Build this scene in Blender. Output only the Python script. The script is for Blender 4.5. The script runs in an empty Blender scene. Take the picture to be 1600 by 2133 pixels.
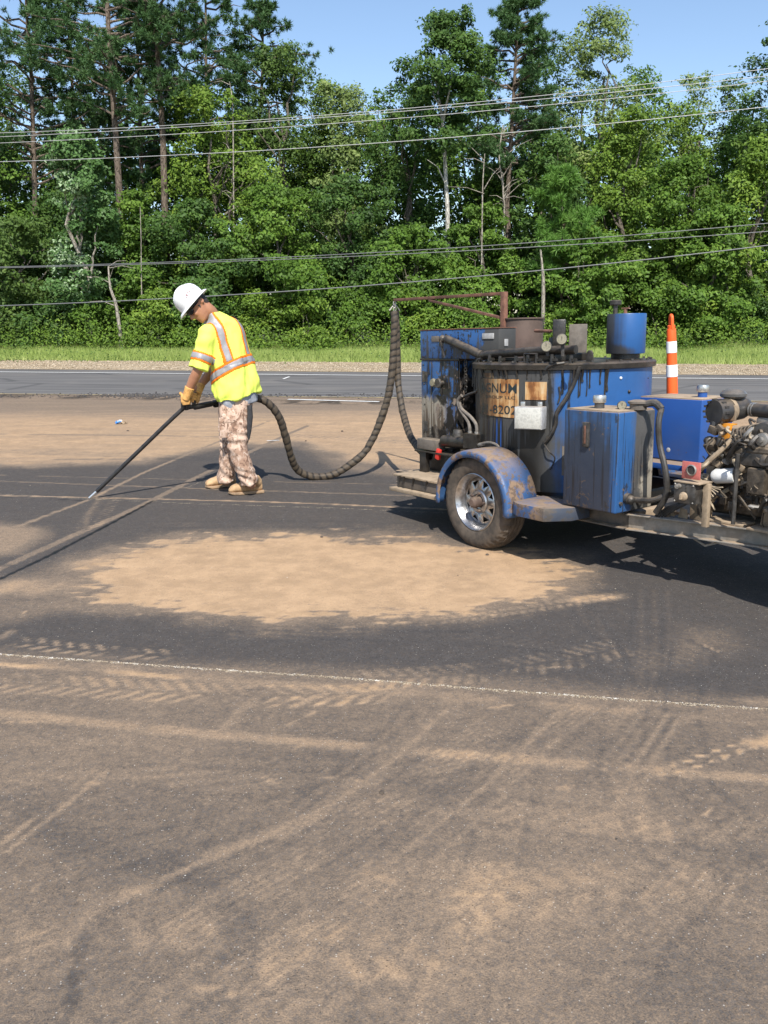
import bpy, bmesh, math, random
import numpy as np
from mathutils import Vector, Matrix, Quaternion

sc = bpy.context.scene
COL = sc.collection

# ------------------------------------------------------------------ camera, sky, sun, exposure
IW, IH, FPX, HORIZON, CAMH = 1600.0, 2133.0, 1725.0, 655.0, 1.6
PITCH = math.atan((IH / 2 - HORIZON) / FPX)
cam_d = bpy.data.cameras.new('camera')
cam_d.sensor_fit = 'VERTICAL'; cam_d.sensor_height = 36.0
cam_d.lens = 36.0 * FPX / IH
cam_d.clip_start = 0.05; cam_d.clip_end = 3000
cam = bpy.data.objects.new('camera', cam_d); COL.objects.link(cam)
cam.location = (0, 0, CAMH); cam.rotation_euler = (math.pi / 2 - PITCH, 0, 0)
sc.camera = cam

SUN_EL, SUN_AZ = math.radians(48), math.radians(6)      # sun behind the camera, a little to its right side
sun_vec = Vector((math.sin(SUN_AZ) * math.cos(SUN_EL), -math.cos(SUN_AZ) * math.cos(SUN_EL), math.sin(SUN_EL)))
world = bpy.data.worlds.new('World'); sc.world = world; world.use_nodes = True
wn = world.node_tree; wn.nodes.clear()
sky = wn.nodes.new('ShaderNodeTexSky'); sky.sky_type = 'NISHITA'; sky.sun_disc = False
sky.sun_elevation = SUN_EL; sky.sun_rotation = math.pi - SUN_AZ
sky.altitude = 0; sky.air_density = 1.0; sky.dust_density = 0.5; sky.ozone_density = 1.6
bg = wn.nodes.new('ShaderNodeBackground'); bg.inputs['Strength'].default_value = 0.14
wo = wn.nodes.new('ShaderNodeOutputWorld')
wn.links.new(sky.outputs[0], bg.inputs[0]); wn.links.new(bg.outputs[0], wo.inputs[0])
sun_d = bpy.data.lights.new('sun', 'SUN'); sun_d.energy = 4.6; sun_d.angle = math.radians(0.53); sun_d.color = (1.0, 0.955, 0.88)
sun = bpy.data.objects.new('sun', sun_d); COL.objects.link(sun)
sun.rotation_euler = sun_vec.to_track_quat('Z', 'Y').to_euler(); sun.location = (3, -8, 12)
sc.view_settings.view_transform = 'Standard'; sc.view_settings.look = 'None'
sc.view_settings.exposure = 0.45; sc.view_settings.gamma = 1.0; sc.view_settings.use_curve_mapping = False
sc.cycles.max_bounces = 6; sc.cycles.diffuse_bounces = 3; sc.cycles.glossy_bounces = 3
sc.cycles.transparent_max_bounces = 8; sc.cycles.transmission_bounces = 3
sc.cycles.use_denoising = True

# ------------------------------------------------------------------ geometry helpers
_cp, _sp = math.cos(PITCH), math.sin(PITCH)
def ray(px, py):
    a = (px - IW / 2) / FPX; b = (IH / 2 - py) / FPX
    return np.array([a, _cp + b * _sp, -_sp + b * _cp])
def gnd(px, py, z=0.0):
    """ground point under a point of the photograph"""
    r = ray(px, py); t = (z - CAMH) / r[2]
    return np.array([0, 0, CAMH]) + t * r
def at(px, py, depth):
    r = ray(px, py); return Vector(np.array([0, 0, CAMH]) + r * (depth / r[1]))

def V(*a): return Vector(a)

class MB:
    """collects shapes, builds ONE mesh object"""
    def __init__(s): s.v = []; s.f = []
    def add(s, vs, fs):
        o = len(s.v); s.v += [tuple(p) for p in vs]; s.f += [tuple(i + o for i in f) for f in fs]; return s
    def box(s, c, d, rot=None):
        h = [x / 2 for x in d]; P = []
        for z in (-1, 1):
            for y in (-1, 1):
                for x in (-1, 1):
                    p = Vector((x * h[0], y * h[1], z * h[2]))
                    if rot is not None: p = rot @ p
                    P.append(p + Vector(c))
        return s.add(P, [(0, 2, 3, 1), (4, 5, 7, 6), (0, 1, 5, 4), (2, 6, 7, 3), (0, 4, 6, 2), (1, 3, 7, 5)])
    def bb(s, lo, hi):
        return s.box([(a + b) / 2 for a, b in zip(lo, hi)], [abs(b - a) for a, b in zip(lo, hi)])
    def prism(s, poly, axis, lo, hi):
        """2d polygon (the two axes other than `axis`, in order) pushed along axis"""
        n = len(poly); P = []
        for h in (lo, hi):
            for a, b in poly:
                P.append({0: (h, a, b), 1: (a, h, b), 2: (a, b, h)}[axis])
        F = [tuple(range(n))[::-1], tuple(range(n, 2 * n))] + [(i, (i + 1) % n, n + (i + 1) % n, n + i) for i in range(n)]
        return s.add(P, F)
    def tube(s, path, r, n=8, cap=True, closed=False):
        path = [Vector(p) for p in path]; m = len(path)
        rs = r if hasattr(r, '__len__') else [r] * m
        t0 = (path[1] - path[0]).normalized()
        ref = Vector((0, 0, 1)) if abs(t0.z) < .9 else Vector((1, 0, 0))
        nx = t0.cross(ref).normalized(); P = []
        for i in range(m):
            t = (path[min(i + 1, m - 1)] - path[max(i - 1, 0)]).normalized()
            nx = (nx - t * nx.dot(t)).normalized(); ny = t.cross(nx)
            for k in range(n):
                a = 2 * math.pi * k / n
                P.append(path[i] + (nx * math.cos(a) + ny * math.sin(a)) * rs[i])
        F = [(i * n + k, i * n + (k + 1) % n, (i + 1) * n + (k + 1) % n, (i + 1) * n + k) for i in range(m - 1) for k in range(n)]
        if cap: F += [tuple(range(n))[::-1], tuple((m - 1) * n + k for k in range(n))]
        return s.add(P, F)
    def cyl(s, a, b, r, r2=None, n=20): return s.tube([a, b], [r, r if r2 is None else r2], n)
    def lathe(s, prof, o=(0, 0, 0), axis=2, n=32, close=False, cap=True):
        """profile of (radius, height) round an axis through o"""
        P = []; m = len(prof)
        for (r, h) in prof:
            for k in range(n):
                a = 2 * math.pi * k / n; c, d = r * math.cos(a), r * math.sin(a)
                q = {2: (c, d, h), 1: (d, h, c), 0: (h, c, d)}[axis]
                P.append((q[0] + o[0], q[1] + o[1], q[2] + o[2]))
        F = [(i * n + k, i * n + (k + 1) % n, (i + 1) * n + (k + 1) % n, (i + 1) * n + k) for i in range(m - 1) for k in range(n)]
        if close: F += [((m - 1) * n + k, (m - 1) * n + (k + 1) % n, (k + 1) % n, k) for k in range(n)]
        elif cap:
            if prof[0][0] > 1e-6: F.append(tuple(range(n))[::-1])
            if prof[-1][0] > 1e-6: F.append(tuple((m - 1) * n + k for k in range(n)))
        return s.add(P, F)
    def ball(s, c, r, n=10, m=8):
        rr = r if hasattr(r, '__len__') else (r, r, r)
        P = []
        for i in range(m + 1):
            t = math.pi * i / m
            for k in range(n):
                a = 2 * math.pi * k / n
                P.append((c[0] + rr[0] * math.sin(t) * math.cos(a), c[1] + rr[1] * math.sin(t) * math.sin(a), c[2] + rr[2] * math.cos(t)))
        return s.add(P, [(i * n + k, (i + 1) * n + k, (i + 1) * n + (k + 1) % n, i * n + (k + 1) % n) for i in range(m) for k in range(n)])
    def build(s, name, mat, parent=None, smooth=True, bevel=0, seg=2, angle=35, origin=None):
        me = bpy.data.meshes.new(name); me.from_pydata(s.v, [], s.f)
        bm = bmesh.new(); bm.from_mesh(me)
        bmesh.ops.remove_doubles(bm, verts=bm.verts, dist=1e-5)
        bmesh.ops.recalc_face_normals(bm, faces=bm.faces)
        if bevel:
            ed = [e for e in bm.edges if len(e.link_faces) == 2 and e.calc_face_angle(0) > .6]
            bmesh.ops.bevel(bm, geom=ed, offset=bevel, segments=seg, profile=.5, affect='EDGES', clamp_overlap=True)
        if origin is not None: bmesh.ops.translate(bm, verts=bm.verts, vec=-Vector(origin))
        bm.to_mesh(me); bm.free()
        return link(name, me, mat, parent, smooth, angle, origin)

def link(name, me, mat, parent=None, smooth=True, angle=35, origin=None):
    o = bpy.data.objects.new(name, me); COL.objects.link(o)
    if mat is not None:
        for m in (mat if isinstance(mat, (list, tuple)) else [mat]): me.materials.append(m)
    if smooth and len(me.polygons):
        me.polygons.foreach_set('use_smooth', [True] * len(me.polygons))
        me.set_sharp_from_angle(angle=math.radians(angle))
    if parent is not None: o.parent = parent
    if origin is not None: o.location = origin
    return o
def empty(name, loc=(0, 0, 0)):
    o = bpy.data.objects.new(name, None); COL.objects.link(o); o.location = loc; o.empty_display_size = .2
    return o
def tag(o, label=None, cat=None, group=None, kind=None):
    if label: o['label'] = label
    if cat: o['category'] = cat
    if group: o['group'] = group
    if kind: o['kind'] = kind
    return o
def copy_tree(o, parent=None, names=None):
    c = o.copy(); COL.objects.link(c); c.parent = parent
    if parent is not None: c.matrix_parent_inverse = o.matrix_parent_inverse.copy()
    for ch in [x for x in o.children]: copy_tree(ch, c)
    return c
def smoothpath(pts, n=6):
    """Catmull-Rom through points"""
    P = [Vector(p) for p in pts]; out = []
    for i in range(len(P) - 1):
        a, b, c, d = P[max(i - 1, 0)], P[i], P[i + 1], P[min(i + 2, len(P) - 1)]
        for k in range(n):
            t = k / n
            out.append(.5 * ((2 * b) + (c - a) * t + (2 * a - 5 * b + 4 * c - d) * t * t + (3 * b - a - 3 * c + d) * t ** 3))
    out.append(P[-1]); return out

# ------------------------------------------------------------------ node helpers
class NT:
    def __init__(s, name):
        s.m = bpy.data.materials.new(name); s.m.use_nodes = True; s.t = s.m.node_tree
        s.t.nodes.clear(); s.out = s.t.nodes.new('ShaderNodeOutputMaterial')
        s.tc = None
    def node(s, ty, **kw):
        n = s.t.nodes.new(ty)
        for k, v in kw.items(): setattr(n, k, v)
        return n
    def put(s, sock, v):
        if v is None: return
        if isinstance(v, bpy.types.NodeSocket): s.t.links.new(v, sock)
        else:
            if isinstance(v, (tuple, list)) and len(v) == 3 and sock.type == 'RGBA': v = (*v, 1)
            sock.default_value = v
    def pos(s, kind='Object'):
        if s.tc is None: s.tc = s.node('ShaderNodeTexCoord')
        return s.tc.outputs[kind]
    def map(s, vec, scale=(1, 1, 1), rot=(0, 0, 0), loc=(0, 0, 0)):
        n = s.node('ShaderNodeMapping'); s.put(n.inputs['Vector'], vec); n.inputs['Scale'].default_value = scale
        n.inputs['Rotation'].default_value = rot; n.inputs['Location'].default_value = loc; return n.outputs[0]
    def noise(s, vec, scale, detail=4, rough=.55, dist=0, col=False):
        n = s.node('ShaderNodeTexNoise'); s.put(n.inputs['Vector'], vec); n.inputs['Scale'].default_value = scale
        n.inputs['Detail'].default_value = detail; n.inputs['Roughness'].default_value = rough; n.inputs['Distortion'].default_value = dist
        return n.outputs['Color' if col else 'Fac']
    def vor(s, vec, scale, feature='F1', out='Distance', rnd=1):
        n = s.node('ShaderNodeTexVoronoi', feature=feature); s.put(n.inputs['Vector'], vec); n.inputs['Scale'].default_value = scale
        n.inputs['Randomness'].default_value = rnd
        return n.outputs[out]
    def math(s, op, a, b=0.0, c=0.0, clamp=False):
        n = s.node('ShaderNodeMath', operation=op, use_clamp=clamp)
        s.put(n.inputs[0], a); s.put(n.inputs[1], b); s.put(n.inputs[2], c); return n.outputs[0]
    def sstep(s, v, lo, hi, a=0.0, b=1.0):
        n = s.node('ShaderNodeMapRange', interpolation_type='SMOOTHSTEP'); s.put(n.inputs[0], v)
        for i, x in enumerate((lo, hi, a, b)): s.put(n.inputs[i + 1], x)
        return n.outputs[0]
    def mix(s, f, a, b, blend='MIX'):
        n = s.node('ShaderNodeMix', data_type='RGBA', blend_type=blend); s.put(n.inputs[0], f); s.put(n.inputs[6], a); s.put(n.inputs[7], b)
        return n.outputs[2]
    def ramp(s, f, stops):
        n = s.node('ShaderNodeValToRGB'); s.put(n.inputs[0], f); e = n.color_ramp.elements
        while len(e) < len(stops): e.new(.5)
        for el, (p, c) in zip(e, stops): el.position = p; el.color = (*c, 1) if len(c) == 3 else c
        return n.outputs[0]
    def xyz(s, vec):
        n = s.node('ShaderNodeSeparateXYZ'); s.put(n.inputs[0], vec); return n.outputs
    def attr(s, name, out='Fac'):
        n = s.node('ShaderNodeAttribute', attribute_name=name); return n.outputs[out]
    def nz(s):
        g = s.node('ShaderNodeNewGeometry'); return s.xyz(g.outputs['Normal'])[2]
    def bump(s, h, strength=.3, dist=.01, normal=None):
        n = s.node('ShaderNodeBump'); s.put(n.inputs['Height'], h); n.inputs['Strength'].default_value = strength
        n.inputs['Distance'].default_value = dist; s.put(n.inputs['Normal'], normal); return n.outputs[0]
    def bsdf(s, color, rough=.6, metal=0.0, spec=.5, normal=None, coat=0, sheen=0, sub=0, emis=None, alpha=None):
        b = s.node('ShaderNodeBsdfPrincipled'); I = b.inputs
        s.put(I['Base Color'], color); s.put(I['Roughness'], rough); s.put(I['Metallic'], metal); s.put(I['Specular IOR Level'], spec)
        s.put(I['Normal'], normal); s.put(I['Coat Weight'], coat); s.put(I['Sheen Weight'], sheen)
        if alpha is not None: s.put(I['Alpha'], alpha)
        s.b = b; s.t.links.new(b.outputs[0], s.out.inputs[0]); return s.m

def simple(name, col, rough=.6, metal=0.0, var=.25, scale=14, dust=0.0, grime=0.0, bump=.15, spec=.5, dcol=(.33, .25, .17)):
    """plain colour with blotchy variation, grime and settled dust"""
    k = NT(name); p = k.pos()
    n1 = k.noise(p, scale, 5, .6); n2 = k.noise(p, scale * 5, 4, .6)
    dark = tuple(c * (1 - var) for c in col); lite = tuple(min(1, c * (1 + var)) for c in col)
    c = k.mix(k.sstep(n1, .35, .65), dark, lite)
    if grime: c = k.mix(k.math('MULTIPLY', k.sstep(n1, .52, .62), grime), c, (.02, .018, .016))
    if dust:
        up = k.sstep(k.nz(), .2, .9, .18, 1.0)
        dm = k.math('MULTIPLY', k.math('MULTIPLY', up, k.sstep(k.noise(p, scale * .8, 5, .6), .30, .62)), dust)
        c = k.mix(dm, c, dcol)
    r = k.math('ADD', rough, k.math('MULTIPLY', k.math('SUBTRACT', n2, .5), .25), clamp=True)
    return k.bsdf(c, r, metal, spec, k.bump(n2, bump, .004))
# ================================================================== GROUND
rng = np.random.default_rng(7)
_lat = rng.random((256, 256))
def vnoise(x, y):
    xi = np.floor(x).astype(int); yi = np.floor(y).astype(int); fx = x - xi; fy = y - yi
    fx = fx * fx * (3 - 2 * fx); fy = fy * fy * (3 - 2 * fy)
    a = _lat[xi & 255, yi & 255]; b = _lat[(xi + 1) & 255, yi & 255]; c = _lat[xi & 255, (yi + 1) & 255]; d = _lat[(xi + 1) & 255, (yi + 1) & 255]
    return (a * (1 - fx) + b * fx) * (1 - fy) + (c * (1 - fx) + d * fx) * fy
def fbm(x, y, oct=4, g=.5):
    s = 0; a = 1; t = 0
    for i in range(oct):
        s = s + a * vnoise(x * 2 ** i + 17.3 * i, y * 2 ** i + 5.1 * i); t += a; a *= g
    return s / t
def sst(v, lo, hi):
    t = np.clip((v - lo) / (hi - lo), 0, 1); return t * t * (3 - 2 * t)
def poly_sd(X, Y, P):
    """signed distance to polygon, >0 inside"""
    P = np.array(P); n = len(P); d = np.full(X.shape, 1e9); ins = np.zeros(X.shape, bool)
    for i in range(n):
        a = P[i]; b = P[(i + 1) % n]; e = b - a; wx = X - a[0]; wy = Y - a[1]
        t = np.clip((wx * e[0] + wy * e[1]) / (e @ e + 1e-12), 0, 1)
        d = np.minimum(d, np.hypot(wx - t * e[0], wy - t * e[1]))
        c = ((a[1] <= Y) & (b[1] > Y)) | ((b[1] <= Y) & (a[1] > Y))
        xs = a[0] + (Y - a[1]) / (b[1] - a[1] + 1e-12) * e[0]
        ins ^= c & (X < xs)
    return np.where(ins, d, -d)
def line_st(X, Y, P):
    """distance, signed lateral offset and length along a polyline"""
    P = np.array(P); best = np.full(X.shape, 1e9); lat = np.zeros(X.shape); S = np.zeros(X.shape); s0 = 0
    for i in range(len(P) - 1):
        a = P[i]; e = P[i + 1] - a; L = np.hypot(*e); wx = X - a[0]; wy = Y - a[1]
        t = (wx * e[0] + wy * e[1]) / L; tc = np.clip(t, 0, L)
        d = np.hypot(wx - tc * e[0] / L, wy - tc * e[1] / L); m = d < best
        best = np.where(m, d, best); lat = np.where(m, (wx * -e[1] + wy * e[0]) / L, lat); S = np.where(m, s0 + tc, S); s0 += L
    return best, lat, S
def G2(pts): return [gnd(*p)[:2] for p in pts]

def axis_pts(spec):
    out = [spec[0][0]]
    for a, b, st in spec:
        n = max(1, int(round((b - a) / st))); out += list(np.linspace(a, b, n + 1)[1:])
    return np.array(out)
gx = axis_pts([(-60, -14, 4), (-14, -5.5, .25), (-5.5, -2.7, .036), (-2.7, 2.7, .0185), (2.7, 5.5, .036), (5.5, 14, .25), (14, 60, 4)])
gy = axis_pts([(-8, 1.6, .6), (1.6, 5.6, .0185), (5.6, 9.6, .03), (9.6, 16.3, .07)])
X, Y0 = np.meshgrid(gx, gy); Y = Y0 - .1014 * X * sst(Y0, 9, 16.3) * np.clip(1, 0, 1)
X = X.ravel(); Y = Y.ravel()
nb = fbm(X * 1.1, Y * 1.1, 4); nm = fbm(X * 4 + 9, Y * 4, 4); nf = fbm(X * 18 + 3, Y * 18 + 8, 3); ns = fbm(X * 1.2, Y * 9, 4)
# --- dust cover, 0 clean asphalt .. 1 thick tan dust
dust = .46 + .10 * (nb - .5) + .14 * (nm - .5) + .12 * (ns - .5)                            # trampled foreground film
wob = (nb - .5) * .5 + (nm - .5) * .3 + (nf - .5) * .12
band = poly_sd(X, Y, G2([(-400, 1270), (0, 1262), (260, 1282), (420, 1272), (640, 1268), (900, 1275), (1060, 1262), (1250, 1150), (1700, 1180), (2100, 1400), (2000, 1530), (1600, 1472), (1200, 1440), (800, 1405), (400, 1385), (-300, 1345)]))
dust = dust * (1 - sst(band + wob * .22, -.06, .16) * .8)                 # dark clean band
work = poly_sd(X, Y, G2([(-500, 985), (300, 968), (450, 935), (640, 930), (700, 975), (900, 1000), (1700, 1020), (2300, 1180), (1500, 1200), (1180, 1150), (900, 1122), (560, 1108), (330, 1118), (200, 1180), (100, 1250), (-300, 1265)]))
dust = dust * (1 - sst(work + wob * .25, -.1, .22) * .72)                 # dark band where the crew works
lpat = poly_sd(X, Y, G2([(-500, 1080), (0, 1082), (110, 1096), (120, 1120), (60, 1160), (-300, 1190)]))
dust = np.maximum(dust, .62 * sst(lpat + wob * .35, -.12, .25))
lpat2 = poly_sd(X, Y, G2([(-100, 1262), (150, 1235), (330, 1225), (360, 1262), (120, 1285), (-100, 1330)]))
dust = np.maximum(dust, .45 * sst(lpat2 + wob * .35, -.15, .2))
far = poly_sd(X, Y, G2([(-2500, 800), (4200, 800), (4200, 1010), (1500, 1020), (900, 992), (700, 970), (600, 925), (470, 935), (330, 962), (100, 975), (-1500, 990)]))
dust = np.maximum(dust, (.80 + .25 * (ns - .5)) * sst(far + wob * .8, -.25, .45))
farb = poly_sd(X, Y, G2([(-2500, 790), (4200, 790), (4200, 872), (800, 862), (300, 868), (-1500, 858)]))
dust = dust * (1 - sst(farb + (ns - .5) * 2.5, -.6, .9) * .3)
patch = poly_sd(X, Y, G2([(170, 1215), (240, 1165), (340, 1122), (560, 1113), (860, 1121), (1010, 1138), (1150, 1150), (1185, 1180), (1120, 1235), (1010, 1262), (880, 1280), (790, 1287), (690, 1270), (560, 1288), (470, 1270), (330, 1255), (220, 1248)]))
pm = patch + wob * .62 + (nf - .5) * .20 + (fbm(X * 5, Y * 22, 4) - .5) * .42
dust = np.maximum(dust, 1.0 * sst(pm + .05, -.12, .17) * (.95 + .30 * (nm - .40) + .14 * (ns - .5)))
dust = np.maximum(dust, .50 * sst(patch + wob * .6, -.42, .02) * (.7 + .6 * nm)); lwing = poly_sd(X, Y, G2([(60, 1190), (200, 1150), (360, 1120), (360, 1262), (200, 1258), (40, 1250), (-80, 1240)])); dust = np.maximum(dust, .62 * sst(lwing + wob * .6, -.3, .25) * (.6 + .8 * nm))
for (a, amp, sft) in (([(1140, 1640), (1290, 1612), (1290, 1630), (1180, 1652)], .75, .05), ([(1480, 1560), (1560, 1530), (1700, 1480), (1700, 1580), (1600, 1570)], .9, .06),
                      ([(1540, 1460), (1600, 1452), (1800, 1465), (1800, 1500), (1600, 1478)], .7, .05), ([(1180, 1242), (1300, 1238), (1320, 1250), (1190, 1256)], .7, .05),
                      ([(1410, 1650), (1436, 1650), (1430, 1664), (1412, 1662)], .8, .02), ([(680, 1722), (704, 1724), (698, 1738), (682, 1736)], .8, .02),
                      ([(520, 1752), (542, 1750), (540, 1764), (524, 1764)], .75, .02), ([(748, 1780), (772, 1778), (766, 1794), (750, 1794)], .7, .02),
                      ([(286, 1790), (304, 1790), (300, 1804), (288, 1802)], .7, .02), ([(800, 1712), (818, 1712), (814, 1722), (802, 1722)], .7, .02),
                      ([(168, 1880), (192, 1882), (186, 1892), (172, 1890)], .6, .02),
                      ([(1400, 1300), (1520, 1310), (1560, 1350), (1440, 1400), (1300, 1400), (1380, 1340)], .42, .2)):
    sd = poly_sd(X, Y, G2(a)); dust = np.maximum(dust, amp * sst(sd + (nm - .5) * .12 + (nf - .5) * .05, -sft, sft * 1.2))
# near-field tan and dark clouds
for (cx, cy, rx, ry, amp) in ((900, 1950, 700, 160, .05), (400, 2000, 350, 120, .04), (1300, 1750, 260, 110, .10), (1450, 2020, 260, 140, -.10), (380, 1790, 200, 50, -.10), (700, 1560, 260, 40, -.08), (1000, 1820, 180, 100, .10), (250, 1570, 300, 60, .05)):
    c = gnd(cx, cy)[:2]; ex = abs(gnd(cx + rx, cy)[0] - c[0]); ey = abs(gnd(cx, cy - ry)[1] - c[1])
    q = ((X - c[0]) / ex) ** 2 + ((Y - c[1]) / ey) ** 2
    dust = dust + amp * np.exp(-q * 1.4) * (.4 + 1.2 * nm)
# strokes: (points, half width m, soft m, amount, mode)
def stroke(pts, hw, soft, amt, brk=0.0, f=6.0):
    global dust
    d, t, s = line_st(X, Y, G2(pts)); m = 1 - sst(d + (nf - .5) * .012, hw, hw + soft)
    if brk: m = m * sst(fbm(s * f + pts[0][0], t * 2 + s * 0, 3), brk - .15, brk + .15)
    dust = np.where(m > 0, dust + (amt - dust) * m, dust) if amt >= 0 else dust * (1 + amt * m)
stroke([(-300, 992), (0, 1003), (400, 1018), (840, 1033), (1200, 1048)], .011, .010, .60, .16)
stroke([(-300, 1018), (0, 1033), (300, 1040), (480, 1044), (660, 1050), (840, 1058), (1000, 1066)], .015, .010, .78, .14)
stroke([(-400, 1260), (0, 1112), (185, 1042), (300, 985), (462, 918), (560, 878)], .020, .010, .60, .12)
stroke([(-300, 1340), (0, 1186), (150, 1118), (300, 1052), (430, 985), (600, 905), (640, 888)], .030, .012, .52, .10)
stroke([(-300, 1460), (0, 1487), (240, 1512), (480, 1535), (800, 1560), (1100, 1585), (1600, 1625)], .018, .035, .68, .12)
stroke([(-100, 1372), (0, 1380), (200, 1392), (370, 1410), (560, 1425), (800, 1440), (1100, 1466), (1600, 1505)], .016, .04, .62, .38)
stroke([(-100, 1384), (0, 1386), (150, 1396), (260, 1404), (370, 1414)], .012, .022, .86, .34, 3.0)
stroke([(1040, 1440), (1300, 1462), (1500, 1490), (1600, 1500)], .03, .04, .5, .3)
stroke([(160, 1960), (200, 1900), (300, 1860), (420, 1800), (560, 1745), (700, 1680), (800, 1600), (900, 1500), (960, 1450)], .010, .06, .60, .3)
stroke([(150, 2090), (160, 1970), (210, 1905), (310, 1868), (430, 1808), (570, 1752)], .003, .018, -.35)
stroke([(60, 1700), (180, 1770), (340, 1800), (420, 1835)], .01, .10, -.28)
stroke([(430, 2110), (500, 1980), (505, 1930), (480, 1890)], .01, .08, -.25)
stroke([(470, 1520), (500, 1480), (530, 1460)], .012, .025, .58, .3)
stroke([(0, 1330), (20, 1320), (60, 1285)], .010, .04, .45, .3)
stroke([(0, 990), (0, 990.5), (900, 1012)], .006, .02, .5, .45)
for k in range(6): stroke([(1318 + k * 15, 1430), (1322 + k * 15, 1340), (1320 + k * 14, 1230)], .005, .01, (.20 if k % 2 else -.35), .25)
for k in range(7): stroke([(1200 + k * 16, 1640), (1262 + k * 16, 1560), (1330 + k * 15, 1480)], .006, .014, .46 if k % 2 else -.2, .2)
for k in range(7): stroke([(600 + k * 18, 1690), (760 + k * 18, 1560), (850 + k * 16, 1470)], .006, .016, .48 if k % 2 else -.18, .2)
stroke([(1460, 1440), (1490, 1400), (1485, 1360), (1440, 1335)], .008, .02, -.4)
stroke([(180, 1105), (182, 1075), (215, 1030)], .01, .02, .3, .3)
stroke([(0, 905), (300, 908), (520, 912)], .02, .05, -.3, .3); stroke([(520, 880), (900, 884)], .02, .04, .95, .3)
stroke([(120, 958), (400, 957), (600, 962)], .03, .06, -.3, .3)
# chevron tyre prints: bars of dust left by the lugs
def tread(pts, half, pitch, slant, amt, fade=.3, two=True, duty=.5):
    far_ = pts[0][1] < 1500
    global dust
    d, t, s = line_st(X, Y, G2(pts)); tot = s.max()
    u = (s + np.abs(t) * slant) / pitch + (np.where(t > 0, .5, 0) if two else 0); fr = u - np.floor(u)
    m = sst(np.abs(fr - .5), .5 * (1 - duty) - .1, .5 * (1 - duty) + .1) * (1 - sst(np.abs(t), half * .85, half)) * (np.abs(t) > .012)
    m = m * (d < half) * sst(s, 0.0, .15) * (1 - sst(s, tot - .2, tot)) * sst(nm + nf * .6, fade + .2, fade + .55)
    dust = dust + np.maximum(amt - dust, .22 if far_ else .10) * m * (dust < .85)
tread([(-40, 1422), (100, 1428), (300, 1440), (500, 1452), (700, 1450), (860, 1440)], .11, .085, 1.0, .58, .22)
tread([(10, 1338), (60, 1340), (140, 1352), (260, 1362), (390, 1370)], .075, .085, .9, .66, .25)
tread([(700, 1420), (900, 1410), (1050, 1395), (1200, 1372), (1330, 1340)], .12, .07, .5, .42, .3)
tread([(880, 1300), (1030, 1280), (1180, 1258), (1320, 1235)], .06, .06, .4, .45, .3)
tread([(480, 1470), (640, 1462), (800, 1455)], .06, .10, .6, .6, .3, False)
tread([(1340, 1618), (1420, 1600), (1500, 1572), (1600, 1540)], .035, .075, .3, .9, .05, False, .55)
tread([(-60, 1990), (200, 1985), (400, 1992), (600, 2005)], .13, .10, .7, .52, .25)
tread([(200, 2100), (500, 2080), (800, 2060), (1000, 2010)], .12, .10, .7, .5, .3)
tread([(560, 1960), (800, 1990), (1000, 2000)], .10, .10, -.7, .48, .3)
tread([(1000, 1880), (1200, 1860), (1400, 1820), (1600, 1780)], .11, .10, .6, .47, .3)
tread([(900, 1960), (1000, 1880), (1100, 1800)], .10, .09, .6, .46, .35)
tread([(-30, 1720), (40, 1700), (110, 1670)], .05, .05, 0, .75, .2, True)
tread([(100, 1700), (180, 1640), (220, 1600)], .012, .04, 0, .75, .2, False)
# ribbed car-tyre trails: thin parallel lines with cross cuts, faint, crossing the foreground
def ribs(pts, half, nrib, amt, keep=.35):
    global dust
    d, t, s = line_st(X, Y, G2(pts)); tot = s.max(); q = (t / half + 1) * .5 * nrib; fr = np.abs(q - np.floor(q) - .5) * 2
    m = sst(fr, .35, .75) * (d < half) * sst(s, 0, .2) * (1 - sst(s, tot - .3, tot)) * sst(nm * .7 + ns * .5, keep, keep + .3) * (.55 + .45 * np.sin(s / .035 * 2 * math.pi + t * 40) * .6)
    dust = dust + amt * m
    e = np.exp(-((np.abs(t) - half) / .012) ** 2) * (d < half * 1.6) * sst(s, 0, .2) * (1 - sst(s, tot - .3, tot)); dust = dust - np.abs(amt) * .5 * e
ribs([(380, 2133), (700, 1900), (1000, 1650), (1180, 1500), (1260, 1440)], .085, 6, 0.185)
ribs([(120, 2133), (480, 1880), (860, 1640), (1060, 1480)], .085, 6, 0.170)
ribs([(1600, 1950), (1380, 1760), (1290, 1620), (1300, 1500), (1340, 1400), (1350, 1260)], .075, 6, 0.170)
ribs([(1700, 1850), (1440, 1640), (1420, 1500), (1430, 1330)], .07, 6, -0.170)
ribs([(-50, 1640), (300, 1620), (700, 1640), (1100, 1700), (1650, 1760)], .08, 6, 0.142)
ribs([(-50, 1860), (400, 1740), (800, 1620), (1250, 1520)], .07, 5, 0.142)
ribs([(900, 2133), (1000, 1900), (1050, 1700), (1080, 1560)], .08, 6, 0.157)
ribs([(1250, 2133), (1330, 1950), (1480, 1780), (1650, 1680)], .08, 6, 0.142)
ribs([(420, 1330), (700, 1322), (1000, 1330), (1350, 1370)], .07, 5, 0.185)
ribs([(1180, 1230), (1260, 1330), (1290, 1430)], .06, 5, 0.170)
ribs([(250, 1095), (600, 1092), (900, 1100)], .09, 6, 0.170)
ribs([(-50, 940), (300, 950), (700, 972)], .12, 5, -0.213)
ribs([(560, 905), (900, 925), (1200, 940)], .10, 5, -0.200)
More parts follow.
